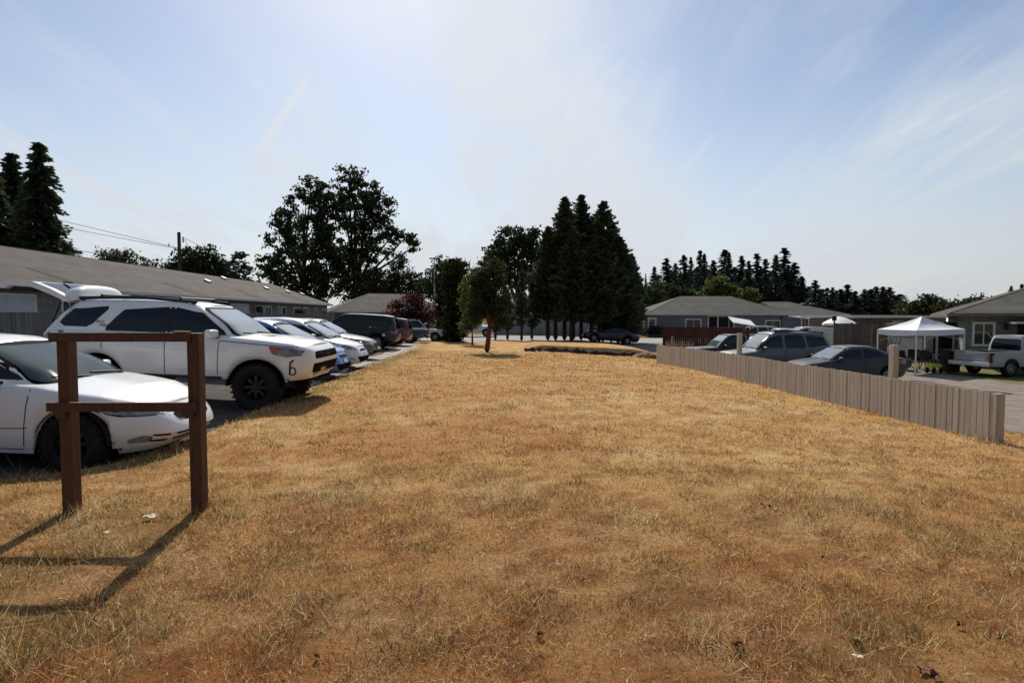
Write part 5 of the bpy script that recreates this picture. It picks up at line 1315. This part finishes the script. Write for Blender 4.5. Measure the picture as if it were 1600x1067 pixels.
FOL = {k: foliage('leaves_' + k, *v) for k, v in {
    'dark': ((0.020, 0.029, 0.013), (0.068, 0.088, 0.032), .38), 'conifer': ((0.030, 0.042, 0.028), (0.088, 0.11, 0.06), .27), 'far': ((0.034, 0.050, 0.040), (0.075, 0.094, 0.068), .24),  # 'far': leaf colour raised to carry the distance haze
    'yew': ((0.019, 0.025, 0.008), (0.060, 0.074, 0.022), .34),
    'olive': ((0.022, 0.028, 0.010), (0.075, 0.085, 0.026), .32), 'light': ((0.05, 0.07, 0.016), (0.15, 0.18, 0.045), .4), 'maple': ((0.035, 0.009, 0.009), (0.13, 0.030, 0.028), .35), 'pale': ((0.04, 0.045, 0.02), (0.10, 0.11, 0.05), .3),
    'columnar': ((0.014, 0.022, 0.010), (0.045, 0.06, 0.024), .2)}.items()}

def px_tree(name, label, u, vb, d, lobes_px, fol, leaf, clump, nclump, nleaf, trunk_r, bark='bark', zb=None, cat='tree', group=None, lean=0, fork=None, depth_k=.8):
    """broad tree; lobes given as silhouettes (u,v,ru,rv) at the tree's own distance"""
    p = at(u, vb, d); z = z1(p.x, p.y) if zb is None else zb
    t = thing(name, label, cat, (p.x, p.y, z), 0, group); s = d / F; L = []
    if name == 'lawn_tree': lobes_px = [(u + (a_ - u) * .84, b_, c_ * .84, d_) for a_, b_, c_, d_ in lobes_px]
    for k, (lu, lv, ru, rv) in enumerate(lobes_px):
        q = at(lu, lv, d); off = random.uniform(-.5, .5) * ru * s
        L.append((q.x - p.x, off, q.z - z, ru * s, (ru + rv) / 2 * s * depth_k, rv * s))
    V, T, tips = broad_crown(L, leaf, clump, nclump, nleaf)
    crown_mesh('crown', V, FOL[fol], t, T)
    zc = min(l[2] for l in L); zt_ = max(l[2] for l in L); fk = fork if fork is not None else max(.5, zc * .8)
    b = MB(); b.tube([(0, 0, -.15), (0, 0, .12), (lean * .5, 0, fk * .5), (lean, 0, fk), (lean * 1.2 + .1, 0, fk + (zt_ - fk) * .45), (lean * 1.3, .1, fk + (zt_ - fk) * .8)], [trunk_r * 1.5, trunk_r * 1.1, trunk_r, trunk_r * .9, trunk_r * .5, trunk_r * .1], 9)
    limbs(b, (lean, 0, fk), L, tips, trunk_r); b.build('trunk', M[bark], t, angle=60)
    return t

def conifer_mesh(h, rad, prof, nbr, leaf, droop=.25, base=.12, spur=10, top_open=False):
    """tiered conifer of height h: branch sprays of needle faces along each branch"""
    Cs = []; Ss = []; Ts = []; Us = []; br = []
    for k in range(nbr):
        f = base + (1 - base) * (k + rng.uniform(0, 1)) / nbr; z = h * f
        L = rad * prof(f) * rng.uniform(.55, 1.18); a = rng.uniform(0, 2 * np.pi)
        dz = -droop * L * rng.uniform(.4, 1.3) if f < .9 else L * .4
        n = max(3, int(spur * (0.35 + L / rad)))
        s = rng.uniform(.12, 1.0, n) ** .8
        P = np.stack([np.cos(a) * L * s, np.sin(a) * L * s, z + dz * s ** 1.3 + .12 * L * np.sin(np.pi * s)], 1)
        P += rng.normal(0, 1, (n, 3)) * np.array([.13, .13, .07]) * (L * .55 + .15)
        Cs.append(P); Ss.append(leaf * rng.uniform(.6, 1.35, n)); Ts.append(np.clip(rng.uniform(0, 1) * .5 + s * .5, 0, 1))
        Us.append(np.tile([np.cos(a), np.sin(a), -droop], (n, 1)))
        if k % 5 == 0: br.append((z, a, L, dz))
    # leader
    n = 14; zz = np.linspace(h * .93, h, n); Cs.append(np.stack([rng.normal(0, .0025 * h, n), rng.normal(0, .0025 * h, n), zz], 1)); Ss.append(np.linspace(leaf * .7, leaf * .35, n)); Ts.append(np.full(n, .7)); Us.append(np.tile([0, 0, 1.0], (n, 1)))
    return leaf_quads(np.concatenate(Cs), np.concatenate(Ss), .45, np.concatenate(Us)), np.concatenate(Ts), br

def conifer(name, label, u, vb, d, vtop, rpx, prof, fol, leaf, nbr, base=.12, droop=.25, zb=None, group=None, spur=10, bark='bark', tr=None, cat='tree'):
    p = at(u, vb, d); z = z1(p.x, p.y) if zb is None else zb
    h = at(u, vtop, d).z - z; rad = rpx * d / F
    t = thing(name, label, cat, (p.x, p.y, z), random.uniform(0, 6), group)
    V, T, br = conifer_mesh(h, rad, prof, nbr, leaf, droop, base, spur)
    crown_mesh('crown', V, FOL[fol], t, T)
    tr = tr or max(.08, h * .016); b = MB(); b.tube([(0, 0, -.2), (0, 0, .15), (.03, 0, h * .35), (0, .02, h * .7), (0, 0, h * .97)], [tr * 1.4, tr * 1.05, tr * .8, tr * .45, tr * .08], 8)
    for z_, a, L, dz in br: b.tube([(0, 0, z_), (math.cos(a) * L * .9, math.sin(a) * L * .9, z_ + dz * .8)], [tr * .2, tr * .04], 4)
    b.build('trunk', M[bark], t, angle=60)
    return t
fir = lambda f: (1 - f) ** .95 * 1.08 + .012
spruce = lambda f: (1 - f) ** .8 * (1 if f > .2 else .8) + .012
cedar = lambda f: min(1, (1.0 - f) / .56) ** .75 * (.8 + .2 * min(1, f / .3)) + .015
column = lambda f: min(1, (1.03 - f) / .18) ** .6 * (.85 + .15 * min(1, f / .2))

ORD = ['first', 'second', 'third', 'fourth', 'fifth', 'sixth', 'seventh', 'eighth', 'ninth', 'tenth', 'eleventh', 'twelfth', 'thirteenth', 'fourteenth', 'fifteenth', 'sixteenth', 'seventeenth', 'eighteenth', 'nineteenth', 'twentieth']
# tall firs behind the left building
for u, vt, r_, d, lab in ((70, 226, 40, 47, 'tallest dark fir behind the left building, nearest to the open sky'), (28, 242, 36, 49, 'dark fir just left of the tallest one behind the long building'), (-8, 240, 34, 46, 'dark fir cut by the left edge of the photo')):
    conifer('fir_tree', lab, u, 500, d, vt, r_ * 1.22, lambda f: min(1, (1.03 - f) / .62) ** .8 * (.8 + .2 * f), 'conifer', .27, 560, base=.1, droop=.22, zb=.2, group='firs behind the long left building', spur=20)
# shrubs and trees peeping over the left roof
px_tree('ornamental_tree', 'pale spiky leaved tree peeping over the long roof near the firs', 183, 480, 44, [(183, 402, 20, 14), (172, 410, 14, 14), (196, 408, 12, 14), (184, 430, 20, 20)], 'pale', .11, .5, 120, 22, .1, zb=.2)
px_tree('small_tree', 'thin open small tree right of the pale spiky tree over the roof', 233, 480, 46, [(222, 410, 9, 9), (243, 414, 12, 8), (232, 425, 16, 12)], 'pale', .10, .4, 45, 18, .08, zb=.2)
px_tree('round_tree', 'dark round tree beside the utility pole behind the long roof', 305, 480, 56, [(292, 408, 22, 20), (318, 402, 20, 18), (268, 420, 16, 14), (334, 420, 16, 16), (305, 432, 30, 18)], 'dark', .17, .55, 210, 26, .16, zb=.2)
conifer('cypress_tree', 'blunt dark evergreen between the round tree and the big leafy trees', 375, 490, 60, 396, 30, lambda f: min(1, (1.02 - f) / .35) ** .6, 'conifer', .24, 150, zb=.2, spur=14)
px_tree('low_tree', 'low dark tree filling the gap under the large leafy tree', 345, 480, 58, [(345, 425, 14, 14), (355, 440, 14, 14)], 'dark', .16, .5, 60, 24, .1, zb=.2)
# the big broadleaf pair
px_tree('leafy_tree', 'huge dark broadleaf tree with loose left crown above the lot', 476, 500, 100, [(487, 296, 26, 24), (478, 328, 38, 28), (448, 345, 24, 26), (437, 372, 22, 26), (424, 412, 18, 20), (445, 420, 34, 30), (480, 372, 40, 36), (505, 336, 28, 38), (478, 420, 44, 36), (436, 446, 34, 18), (505, 405, 34, 40), (492, 452, 40, 22)],
        'dark', .32, .84, 400, 34, .55, zb=-.2, fork=6.5)
px_tree('leafy_tree', 'huge dark broadleaf tree with drooping right boughs beside its twin', 556, 500, 102, [(546, 280, 22, 18), (536, 305, 28, 26), (574, 300, 26, 24), (592, 330, 24, 30), (560, 335, 42, 36), (545, 380, 46, 40), (590, 370, 26, 34), (610, 372, 20, 13), (632, 374, 18, 11), (646, 386, 10, 10), (560, 425, 46, 42), (530, 450, 34, 24), (580, 455, 36, 20)],
        'dark', .30, .88, 500, 34, .6, zb=-.2, fork=6.5)
px_tree('slender_tree', 'slender tree with airy oval crown right of the huge broadleaf pair', 624, 500, 92, [(622, 408, 15, 14), (630, 425, 18, 16), (612, 430, 14, 16), (624, 450, 24, 16)], 'dark', .2, .6, 130, 24, .16, zb=-.4)
px_tree('bushy_tree', 'mid green bushy tree low between the broadleaf pair and the lamp post', 592, 500, 94, [(585, 430, 18, 14), (600, 448, 30, 22), (570, 455, 22, 18), (640, 452, 26, 18)], 'olive', .22, .7, 170, 24, .2, zb=-.4)
px_tree('airy_tree', 'loose dark tree just behind the street lamp', 690, 500, 78, [(690, 412, 12, 14), (682, 432, 20, 18), (703, 425, 14, 14), (668, 446, 18, 14), (690, 455, 26, 20)], 'dark', .2, .6, 170, 22, .16, zb=-.6)
px_tree('bushy_tree', 'olive bushy tree above the hip roofed house roof ridge', 655, 500, 96, [(650, 440, 20, 14), (664, 452, 20, 16), (640, 458, 22, 14)], 'dark', .22, .7, 110, 24, .2, zb=-.6)
# red maple
px_tree('red_maple', 'red leaved ornamental tree above the parked cars near the lot end', 640, 525, 47, [(640, 478, 22, 18), (622, 490, 16, 18), (662, 492, 22, 18), (640, 505, 32, 16), (650, 468, 14, 10)], 'maple', .095, .42, 250, 26, .09, bark='bark_red')
# columnar evergreens
conifer('columnar_cypress', 'thick dark columnar evergreen at the lawn edge beside the white pickup', 712, 530, 45, 408, 21, column, 'columnar', .13, 620, base=-.08, droop=-.5, spur=16)
conifer('columnar_cypress', 'thinner dark columnar evergreen behind the thick one by the street lamp', 692, 528, 50, 428, 13, column, 'columnar', .13, 330, base=-.06, droop=-.5, spur=14)
px_tree('climbing_shrub', 'wispy pale leaves growing out of the thick columnar evergreen top', 716, 530, 44.6, [(718, 414, 13, 8), (708, 420, 10, 8)], 'olive', .1, .35, 45, 20, .05)
# the little tree with the red trunk and its neighbour
px_tree('lawn_tree', 'small bushy tree with reddish leaning trunk standing on the far lawn', 761, 551, 28, [(768, 418, 20, 15), (764, 438, 30, 22), (782, 462, 22, 26), (752, 470, 22, 28), (786, 486, 16, 20), (738, 486, 14, 20), (764, 480, 24, 14), (792, 505, 8, 10), (752, 446, 22, 20)], 'yew', .06, .25, 560, 30, .12, bark='bark_red', fork=1.2, lean=.12)
px_tree('leafy_shrub', 'bright green leafy shrub just left of the red trunked tree', 738, 528, 37, [(734, 448, 12, 16), (732, 472, 14, 18), (738, 496, 15, 20), (730, 508, 12, 14), (745, 430, 12, 14)], 'light', .075, .3, 210, 24, .06)
# round oak behind
px_tree('oak_tree', 'round crowned oak standing behind the small evergreens', 808, 520, 84, [(800, 370, 26, 17), (826, 372, 24, 18), (782, 392, 26, 20), (812, 396, 34, 24), (846, 394, 18, 20), (772, 410, 18, 14), (806, 428, 34, 24), (836, 424, 22, 24), (785, 432, 20, 18)], 'dark', .24, .8, 430, 26, .38, zb=-.8, fork=4)
# small clipped evergreens in the row, then the big clump
for u, vt, r_, d, lab in ((815, 424, 16, 49, 'tallest small evergreen with a clear stem left of the dark clump'), (831, 442, 13, 52, 'narrow small evergreen between the oak and the dark clump'), (793, 452, 14, 51, 'small evergreen half hidden behind the red trunked tree'), (774, 470, 13, 52, 'low small evergreen behind the red trunk')):
    conifer('small_evergreen', lab, u, 525, d, vt, r_, lambda f: min(1, (1.02 - f) / .6) ** .8 * min(1, max(.15, (f - .16) / .15)), 'conifer', .15, 150, base=.2, droop=.1, group='small evergreens before the storage building', spur=14, tr=.13)
for u, vt, r_, d, lab in ((856, 356, 27, 52, 'leftmost lower evergreen of the big dark clump'), (882, 310, 38, 53, 'twin topped left tall evergreen of the dark clump'), (908, 306, 36, 55, 'middle tallest evergreen of the dark clump'), (942, 316, 40, 54, 'spire topped right tall evergreen of the dark clump'), (966, 372, 36, 53, 'rounded right shoulder evergreen of the dark clump behind the black sedan'), (984, 398, 22, 55, 'outermost right low evergreen of the dark clump'), (868, 372, 42, 52.5, 'stout rounded evergreen at the left flank of the dark clump'), (936, 372, 48, 52.0, 'stout rounded evergreen in front of the spire topped one of the dark clump'), (896, 336, 32, 55.5, 'slim evergreen filling the notch between the two left tops of the dark clump'), (925, 340, 36, 56, 'slim evergreen filling the notch before the spire topped one of the dark clump'), (955, 348, 30, 55.5, 'slim evergreen on the right shoulder of the spire topped one in the dark clump'), (924, 385, 40, 51, 'lower front evergreen in the heart of the dark clump'), (893, 370, 34, 50.5, 'broad front evergreen under the twin tops of the dark clump')):
    conifer('evergreen_tree', lab, u, 525, d, vt, r_, cedar, 'conifer', .23, int(360 + (500 - vt)), base=.16 if u < 950 else .06, droop=-.45, group='big dark evergreens in the centre', spur=17, tr=.2)

# the distant conifer row: shared meshes, one copy per tree
FARM = []
for k in range(5):
    V, T, br = conifer_mesh(20, 3.4, [fir, spruce, fir, spruce, lambda f: fir(f) * (.65 + .5 * abs(math.sin(f * 19)))][k], 260, .40, .4, .08, 10)
    o = crown_mesh('crown', V, FOL['far'], None, T); cm = o.data; bpy.data.objects.remove(o)
    b = MB(); b.tube([(0, 0, -.3), (0, 0, 10), (0, 0, 19.4)], [.35, .22, .03], 6); o = b.build('trunk', M['bark']); tm = o.data; bpy.data.objects.remove(o)
    FARM.append((cm, tm))
cnt = {}
def far_fir(u, vt, d, wpx, label, group, k=None):
    p = at(u, 520, d); h = at(u, vt, d).z + .8
    t = thing('conifer_tree', label, 'tree', (p.x, p.y, -.8), random.uniform(0, 6), group)
    sc = h / 20; w = wpx * d / F / 3.4; cm, tm = FARM[random.randrange(5) if k is None else k]
    for nm, me in (('crown', cm), ('trunk', tm)):
        o = bpy.data.objects.new(nm, me); COL.objects.link(o); o.parent = t; o.scale = (w, w, sc)
row = [(1021, 417, 11), (1040, 404, 14), (1054, 412, 11), (1067, 399, 15), (1078, 402, 10), (1092, 392, 13), (1099, 397, 11), (1113, 407, 13), (1130, 391, 16), (1137, 396, 12), (1157, 400, 15), (1168, 408, 12), (1180, 397, 15), (1194, 405, 13), (1210, 399, 13), (1223, 388, 18), (1239, 411, 15), (1251, 432, 12)]
for k, (u, v, w) in enumerate(row):
    far_fir(u, v, 128 + (k * 37 % 11), w * 2.35, '%s conifer from the left in the tall distant row behind the blue grey house' % ORD[k], 'tall conifers of the distant row')
row2 = [(1272, 438, 12), (1291, 450, 12), (1299, 449, 10), (1312, 452, 12), (1322, 445, 16), (1335, 455, 13), (1349, 452, 12), (1359, 452, 11), (1367, 448, 14), (1378, 448, 13), (1388, 449, 13), (1398, 462, 12)]
for k, (u, v, w) in enumerate(row2):
    far_fir(u, v, 118 + (k * 29 % 9), w * 2.3, '%s conifer from the left in the lower distant row behind the tan mobile home' % ORD[k], 'lower conifers of the distant row')
for k, (u, v) in enumerate([(1028, 440), (1048, 432), (1062, 436), (1086, 430), (1106, 432), (1122, 436), (1146, 428), (1164, 434), (1188, 430), (1204, 434), (1230, 432), (1246, 446), (1262, 458), (1282, 462), (1306, 464), (1328, 466), (1355, 464), (1374, 466), (1404, 470)]):
    far_fir(u, v - 10, 146 + (k * 31 % 8), 40, 'dark conifer filling the gaps low between the trunks of the distant row', 'backing conifers of the distant row')
for u, v, lab in ((1490, 466, 'thin distant conifer over the canopy right slope'), (1531, 457, 'thin distant conifer over the green house hip'), (1577, 447, 'dark conifer top just over the green house ridge'), (1594, 444, 'dark conifer top at the right edge over the green house ridge'), (1547, 462, 'low distant conifer beside the green house hip'), (1008, 428, 'distant conifer just right of the dark evergreen clump')):
    far_fir(u, v, 110, 9 if u < 1560 else 20, lab, 'lone distant conifers')
px_tree('light_tree', 'light green round tree over the left of the blue grey house roof', 1122, 510, 96, [(1118, 450, 16, 12), (1136, 456, 16, 12), (1104, 460, 14, 10), (1122, 440, 9, 8), (1124, 468, 26, 10)], 'light', .26, .8, 170, 22, .2, zb=-.8)
px_tree('light_tree', 'smaller light green tree over the middle of the blue grey house roof', 1172, 510, 98, [(1172, 460, 13, 8), (1160, 466, 12, 8)], 'light', .26, .8, 60, 22, .15, zb=-.8)
px_tree('dark_tree', 'dark olive tree low behind the left end of the blue grey house', 1042, 510, 98, [(1030, 455, 16, 14), (1050, 458, 18, 14), (1072, 462, 16, 10)], 'dark', .26, .8, 150, 22, .2, zb=-.8)
px_tree('broad_tree', 'broad mid green tree over the canopy between conifers and green house', 1447, 520, 82, [(1448, 474, 18, 13), (1432, 482, 16, 12), (1466, 482, 16, 12), (1448, 492, 28, 12)], 'olive', .2, .7, 190, 24, .2, zb=-.8)
px_tree('broad_tree', 'darker broad tree left of the green house roof corner', 1490, 520, 76, [(1478, 485, 14, 12), (1496, 484, 16, 12), (1512, 478, 14, 12), (1530, 474, 14, 10), (1492, 498, 26, 12)], 'olive', .2, .7, 190, 24, .2, zb=-.8)
px_tree('broad_tree', 'pale olive tree between the lower conifers and the canopy', 1420, 520, 90, [(1418, 482, 12, 10), (1426, 490, 14, 10)], 'dark', .2, .7, 70, 24, .2, zb=-.8)
# trees closing the view behind the centre
for u, r_, lab in ((735, 40, 'dark tree mass behind the little lawn tree'), (870, 45, 'dark tree behind the left of the evergreen clump'), (1000, 30, 'dark bushy tree right behind the evergreen clump')):
    px_tree('background_tree', lab, u, 520, 92, [(u - 12, 470, 26, 22), (u + 14, 464, 26, 22), (u, 490, r_, 18)], 'dark', .25, .8, 190, 24, .25, zb=-.8)
px_tree('house_shrub', 'low dark shrub at the left corner of the blue grey house', 1030, 522, 69, [(1012, 518, 10, 5), (1026, 516, 12, 6), (1042, 517, 9, 5)], 'dark', .13, .4, 80, 22, .06, cat='shrub')

# ------------------------------------------------------------------ poles and wires
p = at(281, 420, 52); z = .2; ht = at(281, 363, 52).z
t = thing('utility_pole', 'dark wooden utility pole rising behind the long roof', 'utility pole', (p.x, p.y, z))
b = MB(); b.tube([(0, 0, -.3), (0, 0, ht - z)], [.17, .14], 10); b.build('pole', M['pole_wood'], t)
q = at(287, 374, 52); b = MB(); b.tube([(q.x - p.x, -.1, q.z - z - .3), (q.x - p.x, -.1, q.z - z + .2)], .06, 8); b.build('insulator', M['plastic'], t)
def wire(pts, name='power_line', label='', r=.02, sag=.25):
    W = [at(*k) for k in pts]; out = []
    for a, c in zip(W[:-1], W[1:]):
        for k in range(13):
            m = k / 12; v = a.lerp(c, m); v.z -= sag * 4 * m * (1 - m); out.append(v)
    b = MB(); b.tube(out, r, 5, cap=False); tag(b.build(name, M['wire']), label, 'power line', 'overhead power lines')
wire([(-60, 305, 50), (281, 388, 52)], label='upper thin power line from the left edge to the utility pole', sag=.1)
wire([(-60, 322, 50), (281, 389, 51.9)], label='middle thin power line crossing the dark firs', sag=.1)
wire([(-60, 358, 40), (160, 397, 44)], label='lowest power line just above the long roof at left', sag=.1)
wire([(288, 372, 52), (420, 432, 72)], label='power line running down right from the utility pole', sag=.2)
wire([(288, 374, 52), (303, 398, 53)], label='short service wire dropping beside the utility pole', sag=.05)
p = at(679, 500, 66); z = z1(p.x, p.y); ht = at(679, 404, 66).z - z
t = thing('street_lamp', 'tall thin grey street lamp left of the columnar evergreens', 'street lamp', (p.x, p.y, z))
b = MB(); b.tube([(0, 0, 0), (0, 0, ht)], [.09, .06], 8); b.build('pole', M['metal_grey'], t)
b = MB(); b.box((-.22, 0, ht + .02), (.62, .3, .2), bev=.05); b.build('lamp_head', M['metal_grey'], t)
p = at(858, 515, 70); 
# ------------------------------------------------------------------ sky, sun, camera
SUN_EL, SUN_AZ = R(42.8), R(-9.3)
w = bpy.data.worlds.new('World'); scene.world = w; w.use_nodes = True
nt = w.node_tree; N = nt.nodes; Lk = nt.links
bg = N['Background']; sky = N.new('ShaderNodeTexSky'); sky.sky_type = 'NISHITA'; sky.sun_disc = False
sky.sun_elevation = SUN_EL; sky.sun_rotation = SUN_AZ; sky.air_density = 1.0; sky.dust_density = 0.8; sky.ozone_density = 1.2; sky.altitude = 60
SKY_S = 0.098
bg.inputs['Strength'].default_value = SKY_S
tc = N.new('ShaderNodeTexCoord'); sp = N.new('ShaderNodeSeparateXYZ'); Lk.new(tc.outputs['Generated'], sp.inputs[0])
def math_(op, a, b=None, c=None, clamp=False):
    n = N.new('ShaderNodeMath'); n.operation = op; n.use_clamp = clamp
    for k, v in enumerate((a, b, c)):
        if v is None: continue
        if isinstance(v, (int, float)): n.inputs[k].default_value = v
        else: Lk.new(v, n.inputs[k])
    return n.outputs[0]
def smooth(v, a, b_):
    n = N.new('ShaderNodeMapRange'); n.interpolation_type = 'SMOOTHSTEP'; n.inputs['From Min'].default_value = a; n.inputs['From Max'].default_value = b_; Lk.new(v, n.inputs['Value']); return n.outputs[0]
zc = math_('MAXIMUM', sp.outputs['Z'], 0.0); den = math_('ADD', zc, 0.22)
px_ = math_('DIVIDE', sp.outputs['X'], den); py_ = math_('DIVIDE', sp.outputs['Y'], den)
cb = N.new('ShaderNodeCombineXYZ'); Lk.new(px_, cb.inputs[0]); Lk.new(py_, cb.inputs[1])
def noise(scale, det, rot, sc, off, rough=.55, dist=0.4):
    mp = N.new('ShaderNodeMapping'); mp.inputs['Rotation'].default_value = (0, 0, rot); mp.inputs['Scale'].default_value = sc; mp.inputs['Location'].default_value = off; Lk.new(cb.outputs[0], mp.inputs[0])
    n = N.new('ShaderNodeTexNoise'); n.inputs['Scale'].default_value = scale; n.inputs['Detail'].default_value = det; n.inputs['Roughness'].default_value = rough; n.inputs['Distortion'].default_value = dist; Lk.new(mp.outputs[0], n.inputs['Vector']); return n.outputs['Fac']
n1 = noise(0.9, 7, R(35), (1.0, .45, 1), (1.3, .4, 0)); n2 = noise(2.2, 9, R(-30), (1.6, .35, 1), (4.1, 2.2, 0), .62, .8); n3 = noise(5.5, 8, R(20), (1, .5, 1), (2, 7, 0), .65, 1.0)
# a broad band of high cloud coming down from the sun, thinner veils elsewhere
band = math_('ADD', math_('MULTIPLY', py_, 0.42), math_('MULTIPLY', px_, -1.0))
cen = math_('ADD', math_('MULTIPLY', math_('SUBTRACT', py_, 1.25), .36), -.13)
wrp = math_('ADD', math_('MULTIPLY', math_('SUBTRACT', n1, .5), .9), math_('MULTIPLY', math_('SUBTRACT', n2, .5), .5))
bnd = math_('SUBTRACT', 1.0, math_('DIVIDE', math_('ABSOLUTE', math_('ADD', math_('SUBTRACT', px_, cen), wrp)), .46))
bandm = math_('MULTIPLY', math_('MULTIPLY', smooth(bnd, 0.0, 0.85), smooth(py_, .2, 1.0)), math_('ADD', math_('MULTIPLY', smooth(n3, .32, .66), .55), .45))
veil = math_('MULTIPLY', smooth(n2, .38, .68), smooth(n1, .35, .62))
fine = math_('MULTIPLY', smooth(n3, .45, .75), 0.25)
low = math_('SUBTRACT', 1.0, smooth(zc, 0.0, 0.42))
m1 = math_('ADD', math_('MULTIPLY', bandm, .8), math_('MULTIPLY', veil, .6))
m1 = math_('ADD', m1, math_('MULTIPLY', fine, veil))
n4 = noise(2.6, 10, R(62), (1.0, .22, 1), (3.3, 5.1, 0), .62, .5)
m1 = math_('ADD', m1, math_('MULTIPLY', math_('MULTIPLY', smooth(n4, .44, .72), smooth(n1, .3, .6)), .38))
m1 = math_('ADD', m1, math_('MULTIPLY', low, .74))
# two short contrails
def trail(a, b_, wdt, k):
    a = (at(a[0], a[1], 100) - Vector((0, 0, CAMZ))).normalized(); b_ = (at(b_[0], b_[1], 100) - Vector((0, 0, CAMZ))).normalized()
    nn = a.cross(b_).normalized(); mid = (a + b_).normalized(); half = a.dot(mid)
    d1 = N.new('ShaderNodeVectorMath'); d1.operation = 'DOT_PRODUCT'; d1.inputs[1].default_value = nn; Lk.new(tc.outputs['Generated'], d1.inputs[0])
    d2 = N.new('ShaderNodeVectorMath'); d2.operation = 'DOT_PRODUCT'; d2.inputs[1].default_value = mid; Lk.new(tc.outputs['Generated'], d2.inputs[0])
    across = math_('SUBTRACT', 1.0, smooth(math_('ABSOLUTE', d1.outputs['Value']), 0.0, wdt)); lng = smooth(d2.outputs['Value'], half, half + (1 - half) * .7)
    return math_('MULTIPLY', math_('MULTIPLY', across, lng), k)
m1 = math_('ADD', m1, trail((494, 100), (398, 250), .010, .6)); m1 = math_('ADD', m1, trail((1120, 205), (1062, 275), .008, .2))
m1 = math_('MINIMUM', m1, .93)
# thin cloud and haze scatter forward: bright towards the sun, dull away from it
SD = Vector((math.sin(SUN_AZ) * math.cos(SUN_EL), math.cos(SUN_AZ) * math.cos(SUN_EL), math.sin(SUN_EL)))
dd = N.new('ShaderNodeVectorMath'); dd.operation = 'DOT_PRODUCT'; dd.inputs[1].default_value = SD; Lk.new(tc.outputs['Generated'], dd.inputs[0])
ph = math_('ADD', math_('MULTIPLY', smooth(dd.outputs['Value'], -.2, .75), .80), .20)
cl = N.new('ShaderNodeMixRGB'); Lk.new(m1, cl.inputs[0]); Lk.new(sky.outputs[0], cl.inputs[1]); cl.inputs[2].default_value = (8.4, 8.5, 8.8, 1)
cc = N.new('ShaderNodeVectorMath'); cc.operation = 'SCALE'; cc.inputs[0].default_value = (7.1, 7.5, 8.0); Lk.new(math_('MULTIPLY', ph, math_('SUBTRACT', 1.0, math_('MULTIPLY', low, .13))), cc.inputs['Scale']); Lk.new(cc.outputs[0], cl.inputs[2])
Lk.new(cl.outputs[0], bg.inputs['Color'])
SKYMIX = cl
sd = bpy.data.lights.new('sun', 'SUN'); sd.energy = 4.6; sd.angle = R(.55); sd.color = (1.0, .93, .82)
so = bpy.data.objects.new('sun', sd); COL.objects.link(so)
dirv = Vector((math.sin(SUN_AZ) * math.cos(SUN_EL), math.cos(SUN_AZ) * math.cos(SUN_EL), math.sin(SUN_EL)))
so.rotation_euler = dirv.to_track_quat('Z', 'Y').to_euler()
cd = bpy.data.cameras.new('camera'); cd.sensor_width = 36; cd.lens = 36 * F / 1600; cd.clip_end = 6000; cd.clip_start = .05
co = bpy.data.objects.new('camera', cd); COL.objects.link(co); co.location = (0, 0, CAMZ); co.rotation_euler = (R(90) - TH, 0, 0)
scene.camera = co
scene.view_settings.view_transform = 'Standard'; scene.view_settings.look = 'None'; scene.view_settings.exposure = 0.12; scene.view_settings.gamma = 1
scene.cycles.max_bounces = 6; scene.cycles.use_denoising = True
